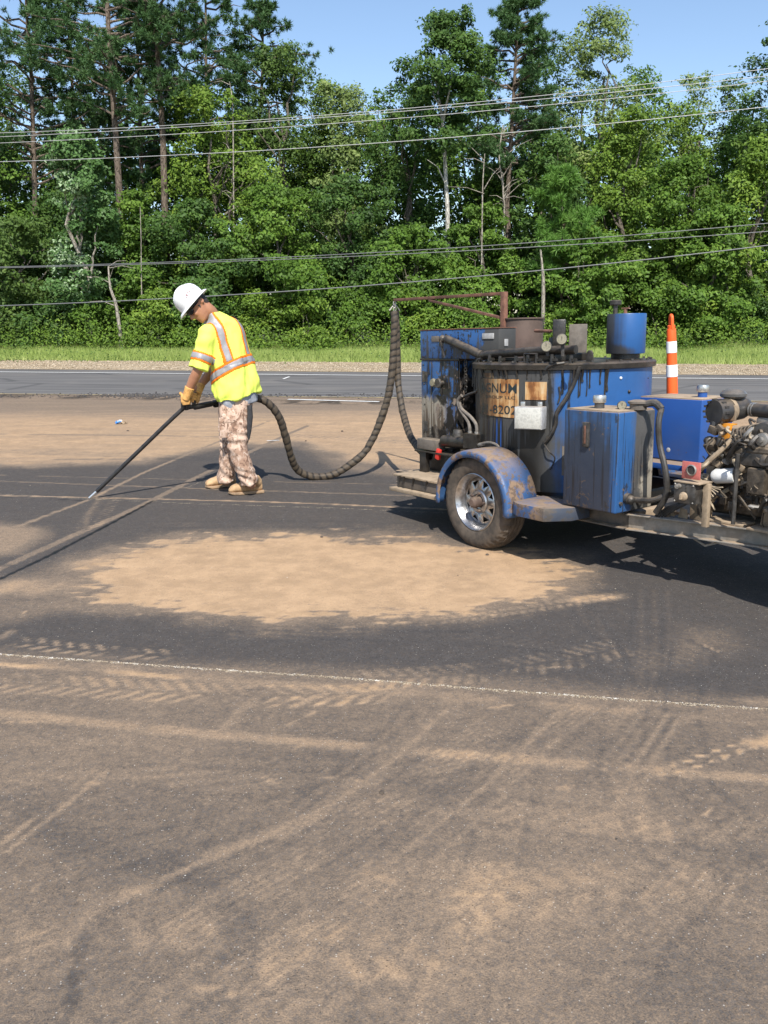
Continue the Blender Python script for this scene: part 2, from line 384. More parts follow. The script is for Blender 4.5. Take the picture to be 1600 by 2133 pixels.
for pth_, w_, a_ in (([(0, 2010), (120, 1960), (300, 1850), (420, 1798), (560, 1742), (720, 1660), (830, 1575), (930, 1480)], .004, .62), ([(700, 1900), (860, 1760), (1010, 1640), (1130, 1520), (1190, 1460)], .003, .60), ([(760, 1930), (920, 1780), (1060, 1650), (1170, 1530)], .003, .58),
                     ([(1290, 1680), (1330, 1580), (1390, 1490)], .003, .60), ([(1320, 1690), (1362, 1580), (1420, 1492)], .003, .58), ([(140, 2120), (170, 1980), (240, 1900)], .004, -.3), ([(480, 2120), (530, 2000), (520, 1920), (470, 1880)], .004, -.25), ([(0, 1760), (120, 1668), (200, 1600)], .004, .66), ([(20, 1772), (140, 1678), (215, 1612)], .003, .64)):
    stroke(pth_, w_, .014, a_, .22, 5)
# light scratches left by dragged tools
rs_ = random.Random(12)
for q_ in range(26):
    cx_, cy_ = rs_.uniform(0, 1600), rs_.uniform(1290, 2100); L_ = rs_.uniform(20, 90); an = rs_.uniform(-.5, .9)
    stroke([(cx_, cy_), (cx_ + L_ * math.cos(an) * .5, cy_ - L_ * .5 * math.sin(an) + rs_.uniform(-4, 4)), (cx_ + L_ * math.cos(an), cy_ - L_ * math.sin(an))], .002, .010, .75, .45, 14)
tread([(150, 1130), (190, 1090), (240, 1020)], .12, .05, .8, .3, .3)
dust = np.clip(dust, 0, 1.1)
# --- sand filled joint and poured black seal
sand = np.zeros_like(dust); seal = np.zeros_like(dust)
def joint(arr, pts, hw, soft, amt, brk=0):
    d, t, s = line_st(X, Y, G2(pts)); m = (1 - sst(d + (nf - .5) * hw, hw, hw + soft)) * amt
    if brk: m = m * sst(fbm(s * 5, t * 2, 3), brk - .12, brk + .12)
    np.maximum(arr, m, out=arr)
joint(sand, [(-200, 1353), (0, 1366), (200, 1380), (420, 1396), (700, 1414), (1000, 1438), (1300, 1460), (1600, 1481), (1900, 1502)], .007, .010, 1.0)
joint(sand, [(-200, 1024), (0, 1030), (200, 1041), (400, 1050), (700, 1060), (840, 1066), (1000, 1074)], .007, .012, .85, .2)
joint(sand, [(330, 1042), (400, 1012), (440, 996), (520, 940), (580, 918)], .005, .012, .7, .3)
joint(seal, [(-300, 1378), (0, 1208), (100, 1160), (200, 1108), (320, 1044)], .011, .008, 1.0)
joint(seal, [(0, 1036), (100, 1040), (180, 1044)], .006, .008, .8, .4)
joint(seal, [(-900, 820), (0, 826), (300, 829), (560, 838), (1700, 842)], .10, .5, .65, .5)
nX, nY = len(gx), len(gy)
vz = .004 + .004 * (nb - .5) + np.where(np.abs(X) < 5.5, (nf - .5) * .0022 + dust * .002 + sand * .003, 0)
idx = np.arange(nX * nY).reshape(nY, nX)
quads = np.stack([idx[:-1, :-1], idx[:-1, 1:], idx[1:, 1:], idx[1:, :-1]], -1).reshape(-1, 4)
def grid_mesh(name, co, quads):
    me = bpy.data.meshes.new(name); me.vertices.add(len(co)); me.vertices.foreach_set('co', np.ascontiguousarray(co, dtype=np.float32).ravel())
    k = quads.shape[1]; n = len(quads)
    me.loops.add(n * k); me.loops.foreach_set('vertex_index', np.ascontiguousarray(quads, dtype=np.int32).ravel())
    me.polygons.add(n); me.polygons.foreach_set('loop_start', np.arange(0, n * k, k, dtype=np.int32))
    me.update(calc_edges=True); me.validate(); return me
pave_me = grid_mesh('pavement', np.stack([X, Y, vz], 1), quads)
for nme, arr in (('dust', dust), ('sand', sand), ('seal', seal)):
    at_ = pave_me.attributes.new(nme, 'FLOAT', 'POINT'); at_.data.foreach_set('value', arr.astype(np.float32))

DUSTC = (.50, .334, .198)
k = NT('dusty_asphalt'); p = k.pos()
dn = k.noise(p, 60, 5, .7); dn2 = k.noise(p, 9, 5, .6); dn3 = k.noise(p, 240, 3, .6)
agg = k.vor(p, 210, out='Color'); aggv = k.xyz(agg)[0]
speck = k.node('ShaderNodeTexVoronoi'); k.put(speck.inputs['Vector'], p); speck.inputs['Scale'].default_value = 150
sr = k.xyz(speck.outputs['Color'])[1]
smask = k.math('MULTIPLY', k.math('GREATER_THAN', sr, .978), k.math('LESS_THAN', speck.outputs['Distance'], .32))
pit = k.math('MULTIPLY', k.math('LESS_THAN', sr, .05), k.math('LESS_THAN', speck.outputs['Distance'], .36))
asp = k.mix(aggv, (.034, .031, .030), (.108, .098, .092))
asp = k.mix(k.math('MULTIPLY', k.sstep(dn2, .35, .65), .5), asp, (.056, .051, .049))
D = k.math('ADD', k.attr('dust'), k.math('MULTIPLY', k.math('SUBTRACT', dn, .5), .62))
D = k.math('ADD', D, k.math('MULTIPLY', k.math('SUBTRACT', dn3, .5), .42))
D = k.math('ADD', D, k.math('MULTIPLY', k.math('SUBTRACT', k.noise(p, 21, 4, .6), .5), .34))
D = k.math('ADD', D, k.math('MULTIPLY', k.math('SUBTRACT', aggv, .5), -.26))
dfac = k.math('POWER', k.sstep(D, -.05, 1.05, 0.0, 1.0), 1.25)
dc = k.mix(k.sstep(k.math('ADD', k.math('MULTIPLY', dn2, .5), k.math('MULTIPLY', k.noise(p, 3, 4, .6), .5)), .35, .65), tuple(c * .80 for c in DUSTC), tuple(c * 1.06 for c in DUSTC))
dc = k.mix(k.sstep(k.attr('dust'), .52, .92), k.mix(dn2, (.330, .235, .155), (.40, .290, .195)), dc)
c = k.mix(dfac, asp, dc)
c = k.mix(k.math('MULTIPLY', pit, .55), c, (.03, .027, .025))
c = k.mix(k.math('MULTIPLY', smask, .5), c, (.62, .57, .50))
sa = k.math('MULTIPLY', k.attr('sand'), k.sstep(k.vor(p, 130, out='Distance'), .55, .25))
c = k.mix(k.sstep(sa, .30, .7), c, (.52, .43, .30))
c = k.mix(k.attr('seal'), c, (.012, .011, .011))
h = k.math('ADD', k.math('ADD', k.math('MULTIPLY', aggv, .5), k.math('MULTIPLY', dn3, .8)), k.math('MULTIPLY', k.attr('dust'), k.math('ADD', k.math('MULTIPLY', dn, 1.6), k.math('MULTIPLY', dn2, 3.0))))
rough = k.math('SUBTRACT', .88, k.math('MULTIPLY', k.attr('seal'), .45))
pave_mat = k.bsdf(c, rough, 0, .2, k.bump(h, .6, .005))
pave = tag(link('pavement', pave_me, pave_mat, smooth=True, angle=180), kind='structure')

def strip(name, f_near, f_far, z, mat, nx=60, ny=8, xr=(-70, 70), rough_z=0):
    xs = np.linspace(xr[0], xr[1], nx); co = []
    for j in range(ny + 1):
        t = j / ny
        for x in xs:
            y = f_near(x) * (1 - t) + f_far(x) * t
            co.append((x, y, z + (rough_z * (random.random() - .5) if 0 < j < ny else 0)))
    q = [(j * nx + i, j * nx + i + 1, (j + 1) * nx + i + 1, (j + 1) * nx + i) for j in range(ny) for i in range(nx - 1)]
    return tag(link(name, grid_mesh(name, np.array(co), np.array(q)), mat, smooth=True, angle=180), kind='structure')
random.seed(3)
f_lot = lambda x: 16.3 - .1014 * x
f_edge = lambda x: 22.5 - .130 * x
f_sh = lambda x: 23.85 - .1195 * x
f_gr = lambda x: 28.3 - .1015 * x
# clean highway asphalt
k = NT('highway_asphalt'); p = k.pos(); n1 = k.noise(k.map(p, (.25, 2.2, 1), rot=(0, 0, .11)), 1.2, 5, .6); n2 = k.noise(p, 30, 4, .65)
c = k.mix(k.sstep(n1, .3, .7), (.125, .118, .112), (.195, .185, .175)); c = k.mix(k.math('MULTIPLY', n2, .5), c, (.10, .10, .104))
sk = k.vor(k.map(p, (.35, 1.1, 1), rot=(0, 0, .2)), .55, 'DISTANCE_TO_EDGE'); c = k.mix(k.math('MULTIPLY', k.sstep(sk, .03, .0), .45), c, (.045, .045, .048)); c = k.mix(k.math('MULTIPLY', k.sstep(k.noise(p, .5, 4, .6), .50, .62), .45), c, (.19, .175, .16)); c = k.mix(k.math('MULTIPLY', k.sstep(k.noise(k.map(p, (.12, 3.5, 1), rot=(0, 0, .12)), 1.0, 3, .6), .55, .68), .6), c, (.055, .055, .058))
road_mat = k.bsdf(c, .9, 0, .12, k.bump(n2, .4, .006))
strip('road', lambda x: f_lot(x) - .5, f_sh, 0.0, road_mat)
# gravel shoulder
k = NT('gravel_shoulder'); p = k.pos(); vv = k.xyz(k.vor(p, 16, out='Color'))[0]; n1 = k.noise(p, 1.3, 4, .6); n2 = k.noise(p, 40, 3, .6)
c = k.ramp(vv, [(0, (.22, .17, .11)), (.5, (.42, .335, .23)), (1, (.54, .45, .33))]); c = k.mix(k.sstep(n1, .4, .7), c, (.40, .30, .185))
sh_mat = k.bsdf(c, .95, 0, .2, k.bump(k.math('ADD', vv, n2), .9, .03))
strip('gravel_shoulder', lambda x: f_sh(x) - .04, lambda x: f_gr(x) + .6, .006, sh_mat, 240, 14, (-40, 40), .03)
# earth under grass and wood, out to the horizon
k = NT('earth'); p = k.pos(); n1 = k.noise(p, .6, 5, .6); n2 = k.noise(p, 9, 4, .6)
c = k.mix(k.sstep(n1, .35, .65), (.07, .10, .025), (.13, .17, .045)); c = k.mix(n2, c, (.06, .05, .028))
earth_mat = k.bsdf(c, .95, 0, .2, k.bump(n2, .6, .05))
g0 = MB(); g0.add([(-1500, -800, -.04), (1500, -800, -.04), (1500, 2200, -.04), (-1500, 2200, -.04)], [(0, 1, 2, 3)])
tag(g0.build('ground', earth_mat), kind='structure')

# painted lines, thin sheets with worn edges
k = NT('worn_white_paint'); p = k.pos(); n1 = k.noise(p, 22, 5, .65)
c = k.mix(k.sstep(n1, .54, .70), (.72, .71, .68), (.20, .20, .20)); wp_mat = k.bsdf(c, .7, 0, .4)
def marking(name, a, b, hw, z=.009, mat=None, label=None, jag=.12):
    a = np.array(a[:2]); b = np.array(b[:2]); e = (b - a) / np.linalg.norm(b - a); n = np.array([-e[1], e[0]]); N = 40; P = []
    for i in range(N + 1):
        q = a + (b - a) * i / N; w = hw * (1 + jag * (random.random() - .5))
        P += [(*(q - n * w), z), (*(q + n * w), z)]
    m = MB(); m.add(P, [(2 * i, 2 * i + 2, 2 * i + 3, 2 * i + 1) for i in range(N)])
    return tag(m.build(name, mat or wp_mat, smooth=False), label, kind='structure')
marking('edge_line', (-42, f_edge(-42)), (42, f_edge(42)), .075, label='long white edge line along the far side of the highway')
marking('lane_dash', gnd(600, 833), gnd(790, 838), .06, z=.0135, label='short white lane dash on the dusty pavement behind the hose')
k = NT('faded_yellow_paint'); p = k.pos(); n1 = k.noise(p, 9, 5, .65)
c = k.mix(k.sstep(n1, .42, .62), (.42, .33, .17), (.25, .20, .15)); yp_mat = k.bsdf(c, .8, 0, .3)
marking('centre_line', (-42, f_lot(-42) + .10), (42, f_lot(42) + .10), .06, mat=yp_mat, label='faded tan line where dusty pavement meets highway', jag=.7)
marking('paint_mark', gnd(590, 790), gnd(603, 785), .03, label='small pale scratch on the highway behind the worker')
marking('paint_mark', gnd(556, 920), gnd(582, 919), .02, z=.0135, label='small white paint spot on the pavement behind the trousers')

def chunk_mesh(name, pts, sizes, mat, kind='stuff', flat=.6):
    co = []; fa = []; r = random.Random(5)
    for (x, y, z), s in zip(pts, sizes):
        o = len(co)
        for d in ((1, 0, 0), (-.5, .85, 0), (-.5, -.85, 0), (.1, 0, 1), (0.2, .1, -.5)):
            co.append((x + d[0] * s * r.uniform(.6, 1.2), y + d[1] * s * r.uniform(.6, 1.2), z + d[2] * s * flat * r.uniform(.7, 1.3)))
        fa += [(o, o + 1, o + 3), (o + 1, o + 2, o + 3), (o + 2, o, o + 3), (o, o + 4, o + 1), (o + 1, o + 4, o + 2), (o + 2, o + 4, o)]
    return tag(link(name, grid_mesh(name, np.array(co), np.array(fa)), mat, smooth=False), kind=kind)
# loose stones on the shoulder
k = NT('shoulder_stone'); oi = k.vor(k.pos(), 9, out='Color'); st_mat = k.bsdf(k.ramp(k.xyz(oi)[0], [(0, (.24, .18, .11)), (.6, (.44, .35, .24)), (1, (.56, .47, .35))]), .9)
pts = []; sz = []
for i in range(9000):
    x = random.uniform(-16, 16); t = random.random(); y = f_sh(x) * (1 - t) + (f_gr(x) + .3) * t
    pts.append((x, y, .012)); sz.append(random.uniform(.012, .045))
tag(chunk_mesh('shoulder_gravel', pts, sz, st_mat), 'pale loose gravel covering the highway shoulder', 'gravel')
# black asphalt crumbs along the old seam, behind the worker's hands
k = NT('asphalt_crumb'); cr_mat = k.bsdf(k.mix(k.noise(k.pos(), 8), (.03, .028, .028), (.11, .10, .095)), .85)
pts = []; sz = []
for i in range(1500):
    px = min(1500, max(-100, random.gauss(340, 70) if i < 1050 else random.uniform(0, 900))); w = gnd(px, 825 + random.gauss(0, 2.2))
    pts.append((w[0], w[1], .008)); sz.append(random.uniform(.008, .034))
tag(chunk_mesh('asphalt_crumbs', pts, sz, cr_mat), 'loose black asphalt crumbs along the old pavement seam', 'rubble')
# sand and grit: pale grains along the joint, scattered grit on the pavement
k = NT('sand_grain'); sg_mat = k.bsdf(k.ramp(k.xyz(k.vor(k.pos(), 60, out='Color'))[0], [(0, (.30, .23, .15)), (.6, (.52, .43, .31)), (1, (.80, .77, .70))]), .8)
J = np.array(G2([(-60, 1362), (0, 1366), (200, 1380), (420, 1396), (700, 1414), (1000, 1438), (1300, 1460), (1600, 1481), (1700, 1488)]))
cum = np.concatenate([[0], np.cumsum(np.hypot(*np.diff(J, axis=0).T))]); pts = []; sz = []
for i in range(2400):
    s = random.random() * cum[-1]; x = np.interp(s, cum, J[:, 0]) ; y = np.interp(s, cum, J[:, 1]) + random.gauss(0, .0045)
    pts.append((x, y, .0085)); sz.append(random.uniform(.0012, .0042))
tag(chunk_mesh('joint_sand', pts, sz, sg_mat), 'pale sand grains lying along the near pavement joint', 'sand')
k = NT('grit'); gr_mat = k.bsdf(k.ramp(k.xyz(k.vor(k.pos(), 40, out='Color'))[0], [(0, (.05, .045, .04)), (.45, (.25, .20, .15)), (.75, (.42, .36, .28)), (1, (.62, .58, .52))]), .8)
pts = []; sz = []
for i in range(3800):
    y = 2.0 + 8 * random.random() ** 1.6; x = random.uniform(-.52, .52) * (y + .6); pts.append((x, y, .007)); sz.append(random.uniform(.0010, .0030) * (1 if random.random() < .97 else 2.2))
tag(chunk_mesh('scattered_grit', pts, sz, gr_mat), 'scattered pale and dark grit on the dusty pavement', 'gravel')
# ================================================================== VEGETATION
def foliage_mat(name, dark, mid, lite, gloss=.55, trans=.25):
    k = NT(name); t = k.attr('tint')
    c = k.ramp(t, [(0, dark), (.5, mid), (1, lite)])
    n = k.noise(k.pos(), 1.1, 3, .5); c = k.mix(k.sstep(n, .3, .7), c, k.mix(.5, c, mid))
    b = k.node('ShaderNodeBsdfPrincipled'); k.put(b.inputs['Base Color'], c); b.inputs['Roughness'].default_value = gloss
    b.inputs['Specular IOR Level'].default_value = .22
    tr = k.node('ShaderNodeBsdfTranslucent'); k.put(tr.inputs[0], k.mix(.35, c, (.20, .30, .03)))
    mx = k.node('ShaderNodeMixShader'); mx.inputs[0].default_value = trans
    k.t.links.new(b.outputs[0], mx.inputs[1]); k.t.links.new(tr.outputs[0], mx.inputs[2]); k.t.links.new(mx.outputs[0], k.out.inputs[0])
    return k.m
LEAF = {
 'mid': foliage_mat('leaf_mid_green', (0.045, 0.086, 0.013), (0.098, 0.185, 0.025), (0.184, 0.288, 0.044)),
 'deep': foliage_mat('leaf_deep_green', (0.030, 0.064, 0.016), (0.067, 0.135, 0.027), (0.134, 0.215, 0.044)),
 'light': foliage_mat('leaf_light_green', (0.067, 0.118, 0.016), (0.140, 0.233, 0.031), (0.259, 0.350, 0.053)),
 'olive': foliage_mat('leaf_olive_green', (.040, .074, .016), (.086, .148, .032), (.150, .215, .052)),
 'pale': foliage_mat('leaf_pale_green', (0.089, 0.135, 0.038), (0.178, 0.246, 0.073), (0.283, 0.344, 0.115)),
 'silver': foliage_mat('leaf_silver', (0.044, 0.094, 0.025), (0.094, 0.182, 0.050), (0.395, 0.506, 0.308), .5, .15),
 'pine': foliage_mat('needle_pine', (0.031, 0.074, 0.025), (0.074, 0.150, 0.052), (0.135, 0.215, 0.084), .5, .15),
 'ypine': foliage_mat('needle_young_pine', (0.063, 0.150, 0.025), (0.135, 0.270, 0.050), (0.225, 0.360, 0.090), .5, .18),
}
def bark_mat(name, a, b, sc_=(9, 9, 1.6)):
    k = NT(name); p = k.pos(); n = k.noise(k.map(p, sc_), 3, 6, .7); v = k.vor(k.map(p, (sc_[0] * .8, sc_[1] * .8, sc_[2])), 2.2, 'DISTANCE_TO_EDGE')
    c = k.mix(k.sstep(n, .35, .65), a, b); c = k.mix(k.sstep(v, .12, 0), c, tuple(x * .35 for x in a))
    return k.bsdf(c, .9, 0, .2, k.bump(n, .8, .03))
BARK = {'grey': bark_mat('bark_grey', (.12, .10, .08), (.24, .21, .17)), 'pine': bark_mat('bark_pine', (.12, .092, .07), (.24, .19, .15)),
        'white': bark_mat('bark_white', (.45, .42, .36), (.68, .65, .58)), 'dead': bark_mat('bark_dead', (.30, .26, .21), (.46, .42, .36))}

def leaves_mesh(name, cen, nrm, size, asp, tint, r):
    """one rhombic leaf per centre, bent along its rib"""
    n = len(cen); nrm = nrm / (np.linalg.norm(nrm, axis=1, keepdims=True) + 1e-9)
    a = r.normal(size=(n, 3)); a -= (a * nrm).sum(1, keepdims=True) * nrm; a /= np.linalg.norm(a, axis=1, keepdims=True) + 1e-9
    b = np.cross(nrm, a); s = size[:, None]
    P = np.stack([cen - a * s, cen + b * s * asp + nrm * s * .15, cen + a * s - nrm * s * .2, cen - b * s * asp + nrm * s * .15], 1).reshape(-1, 3)
    me = grid_mesh(name, P, np.arange(4 * n).reshape(-1, 4))
    at_ = me.attributes.new('tint', 'FLOAT', 'POINT'); at_.data.foreach_set('value', np.repeat(tint, 4).astype(np.float32))
    return me
def clump_leaves(clumps, per, r, lsize=.085):
    C_, Nn, S, Tn = [], [], [], []
    for (c, rad, dens) in clumps:
        n = int(per * dens); d = r.normal(size=(n, 3)); d[:, 2] += .25; d /= np.linalg.norm(d, axis=1, keepdims=True)
        rr = (.30 + .80 * r.random(n) ** .55 + .22 * np.abs(r.normal(size=n)) * (r.random(n) < .3))[:, None]
        bumpy = 1 + .25 * np.sin(d[:, :1] * 7 + c[0] * 3) * np.sin(d[:, 1:2] * 6 + c[1]) * np.sin(d[:, 2:] * 8 + c[2])
        C_.append(np.array(c) + d * rr * bumpy * np.array(rad)); Nn.append(d * .6 + np.array([.05, -.55, .65]) + r.normal(size=(n, 3)) * .5)
        S.append(lsize * (.6 + .8 * r.random(n))); Tn.append(np.clip(.40 + .17 * r.normal() + .24 * r.normal(size=n), 0, 1))
    return np.concatenate(C_), np.concatenate(Nn), np.concatenate(S), np.concatenate(Tn)
def limb_path(a, b, r, sag=.15, n=6):
    a = np.array(a, float); b = np.array(b, float); out = []
    for i in range(n + 1):
        t = i / n; q = a + (b - a) * t + np.array([0, 0, 1]) * math.sin(t * math.pi) * np.linalg.norm(b - a) * sag * .4
        if 0 < i < n: q = q + r.normal(size=3) * .04 * np.linalg.norm(b - a)
        out.append(tuple(q))
    return out
def broadleaf(name, label, px, py_top, depth, R, mat, seed, zb=.12, bark='grey', leaves=15000, lsize=.085, slim=1.0, group=None, trunk_r=None, trunk_path=None, limbs=8, silver=False, open_=0.0):
    r = np.random.default_rng(seed); base = at(px, 690, depth); base.z = -.05
    Ht = at(px, py_top, depth).z + .05
    root = empty(name, base); tag(root, label, 'tree', group)
    z0 = Ht * zb; cl = []; R = R * 1.22; leaves = int(leaves * 1.12); lsize = lsize * .90; nc = int(50 + 5 * R * (Ht - z0) * .55)
    for i in range(nc):
        t = (i + r.random()) / nc; z = z0 + (Ht - z0) * (t ** .9)
        prof = (math.sin(math.pi * min(1, .22 + .70 * t)) ** .7) * (1 - .30 * t)
        a = r.random() * 2 * math.pi; rad = R * prof * math.sqrt(r.random()) * 1.0 * slim * (.8 + .4 * r.random())
        cr = (.24 + .50 * r.random() ** 1.8) * (.55 + .20 * R) * (1.1 - .35 * t)
        ex_, ey_ = r.uniform(.65, 1.5), r.uniform(.65, 1.5); cl.append(((rad * math.cos(a), rad * math.sin(a), min(z, Ht - cr * .55)), (cr * ex_, cr * ey_, cr * r.uniform(.4, .95)), (cr * cr) * (1 if r.random() > open_ else .35)))
    tot = sum(c[2] for c in cl)
    c_, n_, s_, t_ = clump_leaves(cl, leaves / tot, r, lsize)
    if silver:
        m = r.random(len(t_)) < .22 + .26 * np.sin(c_[:, 2] * 2.2 + c_[:, 0]); t_ = np.where(m & (c_[:, 0] < .5), .97, t_ * .6)
    # twigs that leave the crown so that its outline stays uneven
    ntw = int(leaves * .02); kdir = r.normal(size=(ntw, 3)); kdir[:, 2] = np.abs(kdir[:, 2]); kdir /= np.linalg.norm(kdir, axis=1, keepdims=True)
    pick = r.integers(0, len(cl), ntw); cc = np.array([cl[i][0] for i in pick]); cr_ = np.array([cl[i][1] for i in pick])
    tw = cc + kdir * cr_ * (1.05 + .45 * r.random((ntw, 1)))
    c_ = np.concatenate([c_, tw]); n_ = np.concatenate([n_, kdir + r.normal(size=(ntw, 3)) * .5]); s_ = np.concatenate([s_, lsize * (.6 + .5 * r.random(ntw))]); t_ = np.concatenate([t_, np.clip(.5 + .2 * r.normal(size=ntw), 0, .9)])
    link('crown', leaves_mesh('crown', c_, n_, s_, .55, t_, r), LEAF[mat], root, smooth=False)
    tr = MB(); tr_r = trunk_r or .05 + .012 * Ht
    if trunk_path: tp = trunk_path
    else: tp = [(r.normal() * .05 * i, r.normal() * .05 * i, Ht * .82 * i / 7) for i in range(8)]
    tr.tube(tp, [tr_r * (1 - .8 * i / (len(tp) - 1)) for i in range(len(tp))], 9)
    for i in r.choice(len(cl), min(limbs, len(cl)), replace=False):
        c = cl[i][0]; j = min(len(tp) - 2, max(1, int((c[2] * .72) / (Ht * .82) * (len(tp) - 1)))); a = tp[j]
        lp_ = limb_path(a, c, r); tr.tube(lp_, [tr_r * .35 * (1 - .8 * q / (len(lp_) - 1)) for q in range(len(lp_))], 6)
    tr.build('trunk', BARK[bark], root)
    return root
def pine(name, label, px_line, depth, py_top, mat, seed, first, spread, bark='pine', tufts=420, trunk_r=.17, top_h=None, needle=.235, group=None):
    """px_line: points of the trunk in the photograph, low to high"""
    r = np.random.default_rng(seed); base = at(px_line[0][0], px_line[0][1], depth); base.z = -.05
    pts = [at(x, y, depth) - base for x, y in px_line]; Ht = top_h or (at(px_line[-1][0], py_top, depth).z + .05)
    tp = [(0, 0, 0)] + [tuple(p) for p in pts[1:] if p.z > .3]
    lx = tp[-1]; prev = tp[-2]; kx = (lx[0] - prev[0]) / (lx[2] - prev[2] + 1e-6)
    while lx[2] < Ht - .6:
        lx = (lx[0] + kx * 1.2 * .5, lx[1] + r.normal() * .05, min(Ht, lx[2] + 1.2)); tp.append(lx)
    zz = [q[2] for q in tp]
    def trunk_at(z): return np.array([np.interp(z, zz, [q[i] for q in tp]) for i in range(3)])
    root = empty(name, base); tag(root, label, 'tree', group)
    tr = MB(); tr.tube(tp, [max(.03, trunk_r * (1 - .75 * q[2] / Ht)) for q in tp], 10)
    z0 = Ht * first; T_ = []; tufts = int(tufts * 1.6); nb_ = int(tufts / 13)
    for i in range(nb_):
        z = z0 + (Ht - z0) * (i + r.random()) / nb_; t = (z - z0) / (Ht - z0)
        L = spread * (.35 + .65 * math.sin(math.pi * min(1, .25 + .62 * t))) * (1 - .62 * t ** 2) * (.6 + .6 * r.random()); a = r.random() * 2 * math.pi
        o = trunk_at(z); e = o + np.array([math.cos(a) * L, math.sin(a) * L, L * (.05 + .35 * r.random())])
        lp_ = limb_path(o, e, r, .1, 5); tr.tube(lp_, [.055 * (1 - .8 * q / 5) for q in range(6)], 5)
        for j in range(13):
            f = .42 + .62 * r.random(); p_ = o + (e - o) * f + r.normal(size=3) * np.array([.26, .26, .17]) * (.5 + L * .18); T_.append(p_)
    for j in range(10): T_.append(trunk_at(Ht - .12 * j * r.random()) + r.normal(size=3) * .15)
    T_ = np.array(T_); n_per = 60; n = len(T_) * n_per
    d = r.normal(size=(n, 3)); d[:, 2] += .55; d /= np.linalg.norm(d, axis=1, keepdims=True)
    c0 = np.repeat(T_, n_per, 0); L = needle * (.6 + .6 * r.random(n))[:, None]; sd = np.cross(d, r.normal(size=(n, 3))); sd /= np.linalg.norm(sd, axis=1, keepdims=True)
    w = .020; c1 = c0 + d * L * .18
    P = np.stack([c1 - sd * w, c1 + sd * w, c0 + d * L], 1).reshape(-1, 3)
    me = grid_mesh('crown', P, np.arange(3 * n).reshape(-1, 3)); tn = np.repeat(np.clip(.45 + .2 * r.normal(size=len(T_)), 0, 1), n_per) + .12 * r.normal(size=n)
    at_ = me.attributes.new('tint', 'FLOAT', 'POINT'); at_.data.foreach_set('value', np.repeat(np.clip(tn, 0, 1), 3).astype(np.float32))
    link('crown', me, LEAF[mat], root, smooth=False); tr.build('trunk', BARK[bark], root)
    return root

WOOD = 'trees of the roadside wood'
# pines
pine('pine_tree', 'tall pine in the upper left, its trunk rising behind the silvery tree', [(268, 690), (262, 560), (250, 420), (240, 260), (232, 150)], 38, -230, 'pine', 11, .52, 3.4, tufts=560, trunk_r=.20, group=WOOD)
pine('pine_tree', 'tall pine with bare reddish trunk, the second pine from the silvery tree', [(352, 690), (345, 480), (340, 300), (332, 160), (325, 60)], 38.6, -240, 'pine', 12, .56, 3.2, tufts=500, trunk_r=.20, group=WOOD)
pine('pine_tree', 'dark pine filling the top left corner of the picture', [(80, 690), (75, 500), (70, 300), (66, 180)], 41, -120, 'pine', 13, .42, 3.6, tufts=560, trunk_r=.17, group=WOOD)
pine('pine_tree', 'pine top showing against the sky above the big light green tree', [(520, 690), (530, 400), (545, 200)], 44, 15, 'pine', 14, .60, 3.0, tufts=360, group=WOOD)
pine('pine_tree', 'tall pine above the rusty boom, its trunk wrapped in vines', [(1062, 690), (1064, 560), (1056, 430), (1062, 330), (1070, 200)], 39.6, -10, 'pine', 15, .52, 2.1, tufts=560, trunk_r=.16, group=WOOD)
pine('pine_tree', 'small bright young pine above the blue kettle trailer', [(1172, 690), (1170, 560), (1170, 480)], 36.2, 355, 'ypine', 16, .46, 1.55, tufts=330, trunk_r=.08, needle=.3, group=WOOD)
for lb_, xl_, dp_, sd_ in (('dark pine standing between the two tall pine trunks at upper left', [(300, 690), (296, 400), (290, 200)], 42.5, 17), ('pine behind the dark corner pine, left of the first tall trunk', [(165, 690), (160, 400), (152, 200)], 44, 18), ('pine just right of the bare reddish trunk, its crown touching the top edge', [(425, 690), (425, 400), (430, 220)], 43, 19)):
    pine('pine_tree', lb_, xl_, dp_, -90, 'pine', sd_, .40, 3.0, tufts=470, trunk_r=.15, group=WOOD)
